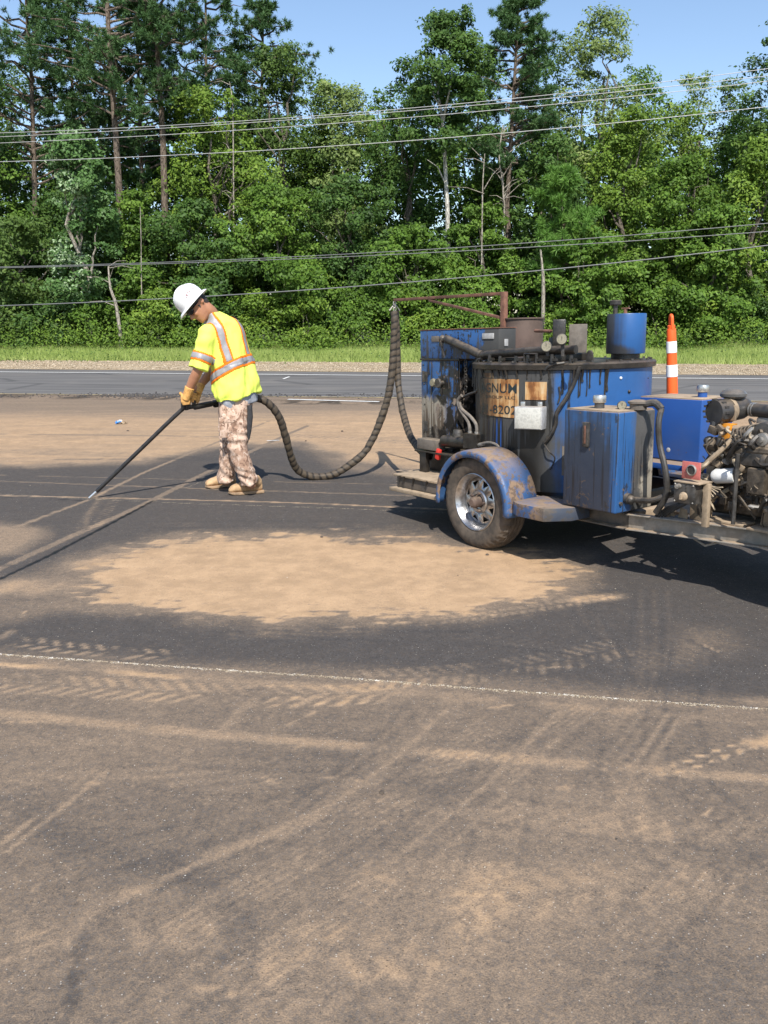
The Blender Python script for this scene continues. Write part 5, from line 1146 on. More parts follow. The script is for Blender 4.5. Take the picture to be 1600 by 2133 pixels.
c_ = TL(1512, 990, .47); part('oil_filter', 'white', lambda m: m.tube([c_ + Vector((-.062, -.02, -.012)), c_ + Vector((-.060, -.02, -.012)), c_ + Vector((-.045, -.02, -.008)), c_ + Vector((.055, .0, .006))], [.020, .034, .043, .043], 20), eng, 0)
part('filter_mount', 'grime', lambda m: (m.cyl(c_ + Vector((.055, 0, .006)), c_ + Vector((.10, .01, .01)), .034, n=12), m.box(c_ + Vector((.10, .03, 0)), (.08, .08, .10))), eng, .003)
# air cleaner
c_ = TL(1526, 850, .60)
ac = part('air_cleaner', 'plastic', lambda m: (m.tube([c_ + Vector((-.02, -.10, -.015)), c_ + Vector((-.01, -.06, -.012)), c_ + Vector((.01, .06, 0)), c_ + Vector((.012, .10, 0))], [.062, .068, .068, .055], 22),), bevel=0)
part('air_cleaner_lid', 'plastic', lambda m: [m.tube([c_ + Vector((-.03, -.135, -.016)), c_ + Vector((-.02, -.10, -.015))], .070, 22)] + [m.box(c_ + Vector((-.026, -.118, -.016)) + Vector((.07 * math.cos(a), 0, .07 * math.sin(a))), (.012, .034, .012)) for a in np.linspace(0, 6.283, 15)[:-1]], ac, 0)
part('dust_valve', 'plastic', lambda m: m.tube([c_ + Vector((-.03, -.12, -.07)), c_ + Vector((-.035, -.125, -.105)), c_ + Vector((-.02, -.12, -.115))], [.022, .026, .008], 8), ac, 0)
part('pre_cleaner_dome', 'domegrey', lambda m: m.lathe([(.030, .050), (.062, .060), (.072, .068), (.073, .082), (.060, .098), (.035, .110), (0, .114)], c_, 2, 28), ac, 0)
part('clamp_band', 'tanframe', lambda m: m.tube([c_ + Vector((-.006, -.055, -.011)), c_ + Vector((-.003, -.030, -.010))], .0705, 22), ac, 0)
part('intake_hose', 'plastic', lambda m: m.tube(smoothpath([c_ + Vector((.05, .06, -.005)), c_ + Vector((.14, .05, -.01)), c_ + Vector((.26, .04, -.02)), c_ + Vector((.34, .05, -.07)), c_ + Vector((.36, .06, -.16))], 5), .038, 14), ac, 0)
for t in (.085, .10): part('hose_clamp', 'silver', lambda m: m.tube([c_ + Vector((t, .056, -.008)), c_ + Vector((t + .008, .055, -.008))], .0405, 18), ac, 0)
c_ = TL(1513, 900, .50); part('engine_hook', 'orange', lambda m: m.prism([(c_.x - .036, c_.z + .045), (c_.x + .04, c_.z + .045), (c_.x + .02, c_.z - .055), (c_.x - .014, c_.z - .055)], 1, .485, .50), eng, .004)
part('engine_hook', 'orange', lambda m: m.bb((c_.x - .036, .485, c_.z + .040), (c_.x + .04, .54, c_.z + .048)), eng, .002)
part('hook_strap', 'tanframe', lambda m: m.bb((c_.x - .012, .53, c_.z + .062), (c_.x + .03, .545, c_.z + .15)), eng, .002)
# injector lines, wires, belts, small castings
rr = random.Random(21)
for i in range(5):
    part('injector_line', 'grime', lambda m: m.tube(smoothpath([TL(1544 + i * 5, 940 - i * 2, .44), TL(1532 + i * 6, 915 - i * 3, .42), TL(1528 + i * 9, 895 - i * 2, .44), TL(1552 + i * 10, 893 - i * 3, .50)], 5), .0045, 6), eng, 0)
part('injection_pump', 'darkmetal', lambda m: (m.box(TL(1562, 955, .46), (.18, .08, .07)), [m.cyl(TL(1540 + i * 9, 952, .44), TL(1540 + i * 9, 938, .44), .011, n=6) for i in range(5)], m.cyl(TL(1590, 960, .43), TL(1600, 962, .43), .04, n=12)), eng, .003)
for i, (px, py, s_) in enumerate(((1485, 930, .07), (1495, 945, .06), (1478, 918, .05), (1505, 955, .055), (1520, 930, .05), (1550, 975, .06), (1575, 935, .05), (1592, 915, .06), (1590, 985, .07), (1497, 965, .045), (1540, 905, .05), (1570, 900, .05), (1585, 890, .045), (1545, 1000, .05), (1530, 1018, .045), (1560, 915, .055), (1580, 950, .05), (1510, 918, .05))):
    mt = ('grime', 'tanframe', 'darkmetal', 'lightmetal')[i % 4]; v_ = TL(px, py, rr.uniform(.46, .54))
    if i % 3 == 0: part('engine_casting', mt, lambda m: m.box(v_, (s_ * 1.2, s_, s_ * .9), Matrix.Rotation(rr.random() * 2, 3, 'Y') @ Matrix.Rotation(rr.random(), 3, 'Z')), eng, .006)
    elif i % 3 == 1: part('engine_casting', mt, lambda m: (m.cyl(v_ + Vector((0, -.03, 0)), v_ + Vector((0, .06, 0)), s_ * .6, s_ * .7, 14), m.cyl(v_ + Vector((0, -.05, 0)), v_ + Vector((0, -.03, 0)), s_ * .3, n=8)), eng, .003)
    else: part('engine_casting', mt, lambda m: (m.ball(v_, (s_ * .7, s_ * .6, s_ * .55), 10, 8), m.box(v_ + Vector((s_ * .4, 0, -s_ * .3)), (s_ * .8, s_ * .4, s_ * .3))), eng, 0)
re_ = random.Random(77)
for i in range(46):      # hoses, fuel lines and cables crossing the engine
    a_ = TL(re_.uniform(1478, 1600), re_.uniform(900, 1070), re_.uniform(.40, .50)); b_ = a_ + Vector((re_.uniform(-.14, .16), re_.uniform(-.03, .05), re_.uniform(-.14, .12))); mid_ = (a_ + b_) / 2 + Vector((re_.uniform(-.05, .05), re_.uniform(-.05, 0), re_.uniform(-.03, .06)))
    part('engine_line', ('tarhose', 'grime', 'darkmetal', 'wire', 'lightmetal', 'tarhose')[i % 6], lambda m: m.tube(smoothpath([a_, mid_, b_], 5), re_.choice((.004, .005, .007, .010, .013)), 6), eng, 0)
for i in range(40):      # bolts, unions and small brackets
    v_ = TL(re_.uniform(1480, 1605), re_.uniform(890, 1060), re_.uniform(.42, .52)); q_ = re_.uniform(.008, .022)
    if i % 2: part('engine_bolt', ('grime', 'lightmetal', 'tanframe')[i % 3], lambda m: m.cyl(v_, v_ + Vector((re_.uniform(-.02, .02), -.03, re_.uniform(-.02, .02))), q_ * .7, n=6), eng, 0)
    else: part('engine_bracket', ('grime', 'darkmetal', 'tanframe')[i % 3], lambda m: m.box(v_, (q_ * 2.5, q_ * 1.6, q_ * 2), Matrix.Rotation(re_.random() * 3, 3, 'Y')), eng, .002)
part('alternator', 'darkmetal', lambda m: (m.lathe([(.02, 0), (.062, .004), (.066, .02), (.066, .08), (.05, .10), (.02, .11)], TL(1588, 905, .46), 1, 20),), eng, 0)
part('drive_belt', 'tarhose', lambda m: m.tube(smoothpath([TL(1478, 950, .52), TL(1464, 975, .50), TL(1462, 1005, .50), TL(1474, 1030, .52)], 5), .010, 6), eng, 0)
part('oil_pipe', 'tanframe', lambda m: m.tube(smoothpath([TL(1452, 985, .36), TL(1475, 962, .38), TL(1500, 940, .40), TL(1525, 915, .44)], 4), .014, 8), eng, 0)
part('oil_pipe', 'wire', lambda m: m.tube(smoothpath([TL(1448, 1000, .33), TL(1456, 978, .35), TL(1470, 968, .36), TL(1490, 945, .42)], 4), .009, 8), eng, 0)
for i in range(7):
    a = rr.uniform(-1, 1); part('loose_wire', 'wire', lambda m: m.tube(smoothpath([TL(1452, 992, .33), TL(1460 + i * 2, 1008, .34), TL(1468 + i * 4, 1024 - i * 1.5, .34), TL(1476 + i * 5, 1045 - i * 5, .34)], 4), .0035, 5), eng, 0)
part('loom_loop', 'tarhose', lambda m: m.tube(smoothpath([TL(1462, 1070, .38), TL(1470, 1055, .38), TL(1478, 1062, .38), TL(1468, 1072, .38), TL(1462, 1062, .38), TL(1480, 1056, .38)], 4), .005, 6), eng, 0)
part('breather_hose', 'tarhose', lambda m: m.tube(smoothpath([TL(1482, 935, .46), TL(1474, 928, .44), TL(1473, 918, .44), TL(1482, 912, .46)], 4), .010, 8), eng, 0)
part('stop_rod', 'darkmetal', lambda m: m.tube([TL(1537, 945, .36), TL(1532, 1020, .36), TL(1527, 1092, .36)], .012, 8), bevel=0)
part('engine_mount', 'tanframe', lambda m: (m.box(TL(1462, 1035, .50), (.13, .03, .28)), m.bb((1.50, .44, .386), (1.74, .56, .40))), bevel=.003)
part('engine_mount', 'tanframe', lambda m: (m.prism([(1.80, .40), (1.98, .40), (1.94, .66), (1.84, .66)], 1, .50, .515), m.bb((1.78, .40, .386), (2.0, .56, .40))), bevel=.003)
part('belt_guard', 'grime', lambda m: m.box(TL(1578, 1002, .42), (.10, .05, .14)), bevel=.006)
part('skid_tube', 'darkmetal', lambda m: m.cyl((1.42, .60, .44), (2.3, .66, .46), .035, n=12), bevel=0)
part('skid_tray', 'tanframe', lambda m: m.bb((1.15, .56, .374), (2.2, 1.22, .382)), bevel=.002)
part('battery_box', 'darkmetal', lambda m: m.bb((1.36, .96, .40), (1.66, 1.20, .60)), bevel=.008)
# control panel by the rail
cpn = part('control_panel', 'darkmetal', lambda m: m.bb((1.435, .22, .515), (1.570, .30, .632)), bevel=.006)
part('panel_top', 'tanframe', lambda m: m.bb((1.435, .215, .632), (1.60, .34, .640)), cpn, .002)
part('panel_post', 'tanframe', lambda m: m.bb((1.578, .285, .386), (1.612, .315, .632)), cpn, .002)
q = TL(1415, 1012, .22); part('panel_switch', 'lightmetal', lambda m: (m.cyl((q.x, .222, q.z), (q.x, .195, q.z), .014, n=14), m.cyl((q.x, .196, q.z), (q.x, .188, q.z), .008, n=10)), cpn, 0)
q2 = TL(1424, 1034, .22); part('ignition_switch', 'tanframe', lambda m: (m.lathe([(.026, 0), (.024, -.010), (.014, -.018), (0, -.019)], (q2.x, .221, q2.z), 1, 18), m.box((q2.x, .196, q2.z), (.010, .022, .026))), cpn, 0)
for i in range(3): part('indicator_lamp', 'tar', lambda m: m.cyl((q.x + .045, .221, q.z + .012 - i * .018), (q.x + .045, .216, q.z + .012 - i * .018), .004, n=8), cpn, 0)
for sx in (1.445, 1.560):
    for sz in (.525, .622): part('panel_bolt', 'lightmetal', lambda m: m.ball((sx, .219, sz), .006, 8, 6), cpn, 0)
q = TL(1440, 979, .24); rp = part('tachometer_panel', 'redpanel', lambda m: m.bb((q.x - .06, .24, q.z - .052), (q.x + .055, .25, q.z + .045)), bevel=.003)
part('tachometer_rim', 'lightmetal', lambda m: m.lathe([(.030, .001), (.032, -.008), (.026, -.012), (.025, -.004), (0, -.004)], (q.x + .005, .24, q.z), 1, 24), rp, 0)
part('tachometer_dial', 'darkmetal', lambda m: m.lathe([(.0245, -.0045), (0, -.0055)], (q.x + .005, .24, q.z), 1, 24), rp, 0)
part('cable_bundle', 'tarhose', lambda m: [m.tube(smoothpath([TL(1366 + i * 6, 1075, .33), TL(1390 + i * 7, 1058, .34), TL(1412 + i * 5, 1050, .36), TL(1430, 1040, .38)], 4), .009, 7) for i in range(4)], bevel=0)['kind'] = 'stuff'
for i in range(2): part('hose_clip', 'tanframe', lambda m: m.prism([(1.26 + i * .09, .386), (1.32 + i * .09, .386), (1.31 + i * .09, .44), (1.275 + i * .09, .45)], 1, .40, .415), bevel=.002)

# ================================================================== ORANGE TRAFFIC POST carried on the deck
tp_b = TM @ TL(1408, 824, 1.43); tp_b = TM @ Vector((TL(1408, 824, 1.43).x, 1.43, .613)); tpt = empty('traffic_post', tp_b)
tag(tpt, 'orange traffic post with two white bands standing behind the blue fuel tank', 'traffic post')
tilt = (Vector((at(1398, 655, tp_b.y).x - tp_b.x, 0, at(1398, 655, tp_b.y).z - tp_b.z))).to_track_quat('Z', 'Y'); tpt.rotation_mode = 'QUATERNION'; tpt.rotation_quaternion = tilt
HT = (at(1398, 653, tp_b.y) - tp_b).length
k = NT('orange_polymer'); og = k.bsdf(k.mix(k.noise(k.pos(), 9), (.80, .10, .015), (.92, .15, .03)), .5, 0, .4)
k = NT('white_reflective_band'); wb = k.bsdf(k.mix(k.noise(k.pos(), 20), (.78, .78, .77), (.86, .86, .85)), .4)
def rad(z): return .047 - (.047 - .030) * z / HT
def zc(py): return (at(1400, py, tp_b.y).z - tp_b.z)
m = MB(); zs = [0, .02, .03] + [zc(y) for y in (817, 785, 760, 735, 710, 686)]; pr = [(.07, 0), (.07, .02), (rad(.03), .03)] + [(rad(z), z) for z in zs[3:]] + [(rad(zs[-1]) * .95, zs[-1] + .006), (0, zs[-1] + .008)]
m.lathe(pr, n=28); m.build('post', og, tpt)
for a, b in ((784, 759), (734, 710)):
    za, zb = sorted((zc(a), zc(b))); m = MB(); m.lathe([(rad(za) + .0005, za), (rad(za) + .0025, za + .002), (rad(zb) + .0025, zb - .002), (rad(zb) + .0005, zb)], n=28); m.build('reflective_band', wb, tpt)
zt = zs[-1]; lw = .026; m = MB(); pth = []
for a in np.linspace(0, math.pi, 12): pth.append((lw * .8 * math.cos(a), 0, HT - lw - .012 + lw * math.sin(a)))
pth = [(.022, 0, zt)] + pth + [(-.022, 0, zt)]; m.tube(pth, .0115, 10); m.build('grab_loop', og, tpt)
m = MB(); m.lathe([(.026, zt), (.027, zt + .03), (.02, zt + .034)], n=16); m.build('loop_collar', og, tpt)
# ================================================================== WORKER
from mathutils import noise as mnoise
def MM(name, col, **kw): return simple(name, col, **kw)
k = NT('skin'); p = k.pos(); n1 = k.noise(p, 18, 4, .6); k.bsdf(k.mix(n1, (.34, .155, .085), (.44, .215, .125)), .5, 0, .4, k.bump(k.noise(p, 120, 3), .12, .002)); k.b.inputs['Subsurface Weight'].default_value = .06; k.b.inputs['Subsurface Radius'].default_value = (.01, .004, .002); SKIN = k.m
k = NT('hi_vis_yellow'); p = k.pos(); n1 = k.noise(p, 9, 4, .6); HV = k.bsdf(k.mix(n1, (.72, .86, .11), (.84, .95, .19)), .75, 0, .2, k.bump(k.noise(p, 160, 3), .1, .002))
k = NT('reflective_silver'); p = k.pos(); RT = k.bsdf(k.mix(k.noise(p, 30), (.27, .26, .265), (.36, .35, .355)), .5, .1)
k = NT('hi_vis_orange'); OT = k.bsdf(k.mix(k.noise(k.pos(), 30), (.85, .16, .008), (.95, .26, .02)), .7, 0, .2)
k = NT('camouflage_cloth'); p = k.pos(); a = k.noise(p, 9, 3, .5, 1.2); b = k.noise(k.map(p, (1, 1, .6), loc=(3, 1, 2)), 17, 4, .6, 1.6); c3 = k.noise(k.map(p, loc=(7, 5, 1)), 34, 3, .6, 1.0)
c = k.mix(k.sstep(a, .44, .52), (.38, .245, .175), (.54, .39, .30)); c = k.mix(k.sstep(b, .54, .62), c, (.19, .115, .08)); c = k.mix(k.sstep(c3, .60, .66), c, (.12, .085, .068)); c = k.mix(k.sstep(b, .44, .34), c, (.62, .50, .41))
CAMO = k.bsdf(c, .85, 0, .2, k.bump(k.noise(p, 60, 4, .6), .3, .004))
BOOT = simple('tan_leather', (.46, .29, .15), .75, var=.2, scale=16, dust=.4, dcol=(.5, .36, .23)); SOLE = simple('boot_sole', (.30, .20, .12), .85, var=.3, scale=16)
GLOVE = simple('tan_leather_glove', (.62, .33, .10), .7, var=.25, scale=20, grime=.1); HATM = simple('white_hard_hat', (.80, .80, .79), .28, var=.03, scale=6)
GREY = simple('grey_cotton', (.33, .35, .39), .85, var=.15, scale=20); HAIR = simple('dark_hair', (.03, .022, .018), .7, var=.4, scale=60); LENS = simple('dark_lens', (.010, .014, .022), .08, var=.1, scale=9)
DARKC = simple('black_cloth', (.03, .03, .032), .8, var=.3, scale=20)

man = empty('person', Vector(gnd(500, 1030)))
tag(man, 'road worker in white hard hat, yellow reflective shirt and camouflage trousers, guiding a black wand', 'person')
MI = Matrix.Translation(-man.location)
def A(px, py, d): return at(px, py, d) - man.location
def loft(secs, m=None, n=20):
    """secs: (centre, axis_u, axis_v, ru, rv); closed tube of ellipses"""
    m = m or MB(); pts = []
    for (c, u, v, ru, rv) in secs:
        for q in range(n):
            a = 2 * math.pi * q / n; pts.append(Vector(c) + Vector(u) * ru * math.cos(a) + Vector(v) * rv * math.sin(a))
    L = len(secs)
    m.add(pts, [(i * n + q, i * n + (q + 1) % n, (i + 1) * n + (q + 1) % n, (i + 1) * n + q) for i in range(L - 1) for q in range(n)] + [tuple(range(n))[::-1], tuple((L - 1) * n + q for q in range(n))])
    return m
def limb(m, pts, rs, n=16, ends=True):
    P_ = smoothpath(pts, 4); R_ = [float(x) for x in np.interp(np.linspace(0, 1, len(P_)), np.linspace(0, 1, len(rs)), rs)]
    m.tube(P_, R_, n)
    if ends: m.ball(P_[0], R_[0], 12, 8); m.ball(P_[-1], R_[-1], 12, 8)
    return m
def remesh(m, vox, smooth=4, fac=.5):
    me = bpy.data.meshes.new('tmp'); me.from_pydata(m.v, [], m.f); bm = bmesh.new(); bm.from_mesh(me); bmesh.ops.recalc_face_normals(bm, faces=bm.faces); bm.to_mesh(me); bm.free()
    o = bpy.data.objects.new('tmp', me); COL.objects.link(o)
    r_ = o.modifiers.new('r', 'REMESH'); r_.mode = 'VOXEL'; r_.voxel_size = vox; r_.adaptivity = 0
    s_ = o.modifiers.new('s', 'SMOOTH'); s_.factor = fac; s_.iterations = smooth
    dg = bpy.context.evaluated_depsgraph_get(); out = bpy.data.meshes.new_from_object(o.evaluated_get(dg)); bpy.data.objects.remove(o); bpy.data.meshes.remove(me)
    return out
def wrinkle(me, fn):
    n = len(me.vertices); co = np.empty(n * 3, np.float32); me.vertices.foreach_get('co', co); co = co.reshape(-1, 3)
    no = np.empty(n * 3, np.float32); me.vertices.foreach_get('normal', no); no = no.reshape(-1, 3)
    d = np.array([fn(Vector(map(float, c)), Vector(map(float, q))) for c, q in zip(co, no)], dtype=np.float32)
    me.vertices.foreach_set('co', (co + no * d[:, None]).ravel()); me.update()

# body directions: he faces left and away, so his back is half turned to the camera
bf = Vector((-.80, .60, 0)).normalized(); bl_ = Vector((-.60, -.80, 0)).normalized()
spine = (A(456, 688, 7.40) - A(495, 828, 7.42)).normalized()
bfs = (bf - spine * bf.dot(spine)).normalized(); bls = spine.cross(bfs); bls = bls if bls.dot(bl_) > 0 else -bls
# head frame
HC = A(404, 632, 7.30)                                     # centre of the hat brim
hu = Vector((-.735, -.10, .67)).normalized(); hf0 = Vector((-.58, -.46, -.72)); hf = (hf0 - hu * hf0.dot(hu)).normalized(); hl = hu.cross(hf)
def HD(f, l, u): return HC + hf * f + hl * l + hu * u
collar = A(441, 655, 7.37)

S = [(497, 827, 7.42, .222, .172), (492, 800, 7.42, .218, .172), (484, 760, 7.42, .208, .158), (474, 722, 7.41, .207, .148), (465, 694, 7.40, .198, .145), (459, 675, 7.39, .160, .128), (448, 660, 7.38, .088, .084), (441, 651, 7.37, .070, .068)]
def torso(scale=1.0, lo=0): return [(A(x, y, d), bls, bfs, a * scale, b * scale) for x, y, d, a, b in S[lo:]]
shL = A(464, 694, 7.40) + bls * .165 + spine * .005; shR = A(464, 694, 7.40) - bls * .135 - spine * .015 + bfs * .03
elL = A(414, 768, 7.20); wrL = A(393, 812, 7.24); haL = A(385, 826, 7.26)
elR = A(448, 765, 7.62); wrR = A(412, 808, 7.46); haR = A(402, 818, 7.42)
# --- body: one continuous surface
b = MB()
b.ball(HD(-.010, 0, -.015), (.088, .088, .088), 20, 14)
loft([(HD(-.012, 0, .02), hf, hl, .094, .074), (HD(-.008, 0, -.03), hf, hl, .098, .077), (HD(.0, 0, -.075), hf, hl, .092, .071), (HD(.016, 0, -.115), hf, hl, .076, .060), (HD(.034, 0, -.15), hf, hl, .052, .043), (HD(.046, 0, -.162), hf, hl, .032, .030)], b)
b.tube([HD(.088, 0, -.028), HD(.104, 0, -.052), HD(.116, 0, -.070), HD(.098, 0, -.078)], [.009, .012, .016, .014], 10)       # nose
b.ball(HD(.104, .012, -.074), .009, 8, 6); b.ball(HD(.104, -.012, -.074), .009, 8, 6)
b.ball(HD(.080, 0, -.098), (.020, .026, .010), 10, 8); b.ball(HD(.079, 0, -.110), (.019, .022, .009), 10, 8)                 # lips
b.ball(HD(.066, 0, -.142), .024, 10, 8); b.ball(HD(.064, .034, -.070), .026, 10, 8); b.ball(HD(.064, -.034, -.070), .026, 10, 8)
for s_ in (1, -1):                                          # ears
    loft([(HD(-.030, s_ * .072, -.024), hf, hu, .016, .022), (HD(-.036, s_ * .088, -.034), hf, hu, .020, .030), (HD(-.040, s_ * .094, -.038), hf, hu, .016, .026)], b, 12)
limb(b, [HD(-.035, 0, -.07), HD(-.04, 0, -.12), collar, collar - spine * .08], [.060, .058, .062, .07])
loft([(A(494, 815, 7.42), bls, bfs, .165, .12), (A(478, 735, 7.41), bls, bfs, .17, .11), (A(463, 694, 7.40), bls, bfs, .15, .09), (A(452, 670, 7.39), bls, bfs, .07, .06)], b)
limb(b, [shL, (shL + elL) / 2 + Vector((.012, 0, 0)), elL, (elL + wrL) / 2, wrL, haL], [.060, .052, .046, .045, .033, .034])
limb(b, [shR, (shR + elR) / 2, elR, (elR + wrR) / 2, wrR, haR], [.060, .052, .046, .042, .032, .032])
hipL = A(497, 838, 7.35); knL = A(499, 930, 7.30); anL = A(524, 1010, 7.33); hipR = A(483, 838, 7.49); knR = A(480, 930, 7.48); anR = A(472, 1002, 7.50)
b.ball(A(490, 832, 7.42), (.14, .13, .11), 14, 10)
limb(b, [hipL, knL, anL], [.085, .058, .042]); limb(b, [hipR, knR, anR], [.085, .058, .042])
body = link('body', remesh(b, .0082, 2), SKIN, man, angle=180)
# --- hair, sunglasses, hat
m = MB(); loft([(HD(-.016, 0, .03), hf, hl, .099, .080), (HD(-.030, 0, -.02), hf, hl, .084, .0805), (HD(-.050, 0, -.055), hf, hl, .058, .068), (HD(-.060, 0, -.085), hf, hl, .040, .052)], m, 24); m.build('hair', HAIR, man)
for s_ in (1, -1): MB_ = MB(); loft([(HD(.010, s_ * .0765, -.02), hf, hu, .014, .02), (HD(.008, s_ * .079, -.045), hf, hu, .009, .02)], MB_, 10); MB_.build('sideburn', HAIR, man)
gl = empty('sunglasses'); gl.parent = man
for s_ in (1, -1):
    m = MB(); loft([(HD(.082, s_ * .038, -.030), (hl * .9 - hf * .35 * s_), hu, .036, .024), (HD(.092, s_ * .037, -.032), (hl * .9 - hf * .35 * s_), hu, .034, .022), (HD(.096, s_ * .035, -.032), (hl * .9 - hf * .35 * s_), hu, .026, .016)], m, 18); m.build('lens', LENS, gl)
    m = MB(); m.tube([HD(.080, s_ * .068, -.024), HD(.03, s_ * .082, -.022), HD(-.03, s_ * .084, -.020)], .005, 6); m.build('temple_arm', LENS, gl)
m = MB(); m.tube([HD(.098, .012, -.026), HD(.101, 0, -.024), HD(.098, -.012, -.026)], .004, 6); m.build('bridge', LENS, gl)
hat = empty('hard_hat'); hat.parent = man; RH = Matrix((hf, hl, hu)).transposed().to_4x4(); RH.translation = HC + hu * .012; hat.matrix_local = RH
m = MB(); m.lathe([(.128, .004), (.130, .020), (.130, .050), (.124, .085), (.108, .118), (.080, .142), (.045, .155), (0, .160)], n=48); m.lathe([(.126, .004), (.122, .0)], n=48); s1 = m.build('shell', HATM, hat)
m = MB(); n_ = 64; pt = []
for (r_, h_) in ((.124, .006), (.145, .004), (.163, -.010), (.167, -.016), (.163, -.018), (.143, -.004), (.120, -.002)):
    for q in range(n_):
        a = 2 * math.pi * q / n_; pt.append((r_ * math.cos(a) * (1.05 if math.cos(a) > 0 else 1.0), r_ * math.sin(a) * .93, h_))
m.add(pt, [(i * n_ + q, i * n_ + (q + 1) % n_, (i + 1) * n_ + (q + 1) % n_, (i + 1) * n_ + q) for i in range(6) for q in range(n_)]); m.build('brim', HATM, hat)
m = MB(); m.tube([(x, 0, .160 - 1.0 * (x / .128) ** 2 * .075 + .002) for x in np.linspace(-.10, .10, 15)], .009, 8); m.build('ridge', HATM, hat)
DEC = simple('faded_red_print', (.30, .12, .13), .5, var=.3, scale=60)
for i, (a0, z0, ln) in enumerate(((1.28, .072, .055), (1.20, .058, .035), (1.95, .066, .02))):
    m = MB(); pts = []
    for t in np.linspace(0, 1, 8):
        a = a0 + ln / .13 * t
        for dz in (-.003, .003): pts.append((.1292 * math.cos(a), .1292 * math.sin(a), z0 + dz - .004 * math.sin(t * 9)))
    m.add(pts, [(2 * j, 2 * j + 2, 2 * j + 3, 2 * j + 1) for j in range(7)]); o = m.build('hat_print', DEC, hat); sm = o.modifiers.new('t', 'SOLIDIFY'); sm.thickness = .002; sm.offset = 1
m = MB(); m.lathe([(.122, -.004), (.110, -.012), (.104, -.030), (.100, -.030), (.104, -.006)], n=32); m.build('hat_band', DARKC, hat)
# --- shirt
m = MB(); loft(torso(), m, 28)
slE = elL + (elL - shL).normalized() * .005
limb(m, [shL - bls * .05, shL + bls * .015 + spine * .0, (shL + slE) / 2 + Vector((-.004, -.006, 0)), slE], [.092, .094, .088, .089], 18, False); m.ball(shL, .094, 14, 10)
slR = shR + (elR - shR) * .95
limb(m, [shR + bls * .05, shR, (shR + slR) / 2, slR], [.09, .092, .086, .086], 18, False); m.ball(shR, .092, 14, 10)
sme = remesh(m, .0066, 7)
def shirt_fold(p, n):
    s = (p - A(480, 760, 7.42)).dot(spine)
    w = mnoise.noise(Vector((p.x * 9 + p.z * 3, p.y * 9, p.z * 3.2 - p.x * 5))) * .026 + mnoise.noise(Vector((p.x * 22, p.y * 22, p.z * 12))) * .007
    w += math.sin((p - A(420, 770, 7.2)).length * 55 + 3 * mnoise.noise(p * 5)) * .005
    return w * (1.3 if s < 0 else .8)
wrinkle(sme, shirt_fold)
shirt = link('shirt', sme, HV, man, angle=180)
# reflective tape and orange trim lie on the cloth
nv = len(sme.vertices); co = np.empty(nv * 3, np.float32); sme.vertices.foreach_get('co', co); co = co.reshape(-1, 3); no = np.empty(nv * 3, np.float32); sme.vertices.foreach_get('normal', no); no = no.reshape(-1, 3)
faces = np.array([tuple(p_.vertices) for p_ in sme.polygons if len(p_.vertices) == 4]); fcn = co[faces].mean(1)
def dotv(P_, o, d): return (P_ - np.array(o)) @ np.array(d)
slax = (slE - shL); sll = slax.length; slax = slax.normalized(); slaxR = (slR - shR).normalized()
def sleeve_mask(P_, o, ax, L):
    t = dotv(P_, o, ax); q = P_ - np.array(o) - t[:, None] * np.array(ax); return t, (np.linalg.norm(q, axis=1) < .112) & (t > .02) & (t < L + .02)
tl_, inL = sleeve_mask(fcn, shL, slax, sll); tr_, inR = sleeve_mask(fcn, shR, slaxR, (slR - shR).length)
lat = dotv(fcn, A(478, 745, 7.41), bls); ontor = (~inL | (lat < .165)) & (~inR | (lat > -.165)) & (np.abs(lat) < .23)
nb_ = Vector((-.46, .10, .87)).normalized(); db = dotv(fcn, A(476, 766, 7.25), nb_)
bands = []
bands.append(('waist', ontor & (np.abs(db) < .025), ontor & (np.abs(db) >= .025) & (np.abs(db) < .044)))
for s_ in (1, -1):
    dl = np.abs(lat - s_ * .118); bands.append(('brace', ontor & (db > .044) & (dl < .022), ontor & (db > .044) & (dl >= .022) & (dl < .038)))
for t_, i_, L_ in ((tl_, inL & ~((lat < .150) & ontor & (tl_ < .1)), sll), (tr_, inR & (lat < -.1), (slR - shR).length)):
    d_ = np.abs(t_ - L_ * .66); bands.append(('sleeve', i_ & (d_ < .023), i_ & (d_ >= .023) & (d_ < .040)))
def shell(name, mask, mat, off):
    f = faces[mask]
    if not len(f): return
    u, inv = np.unique(f, return_inverse=True); P_ = co[u] + no[u] * off
    me = grid_mesh(name, P_, inv.reshape(-1, 4)); o = link(name, me, mat, shirt, angle=180); s_ = o.modifiers.new('t', 'SOLIDIFY'); s_.thickness = .003; s_.offset = -1
for nm_, a_, b_ in bands: shell('reflective_tape', a_, RT, .004); shell('orange_trim', b_, OT, .003)
# --- grey undershirt hem
m = MB(); dn = -spine; hem = [(A(497, 827, 7.42) + dn * t, bls, bfs, .200 - .01 * i, .152 - .01 * i) for i, t in enumerate((-.05, .03, .075))]
loft(hem, m, 28); ume = remesh(m, .009, 3); wrinkle(ume, lambda p, n: mnoise.noise(p * 14) * .008); link('undershirt', ume, GREY, man, angle=180)
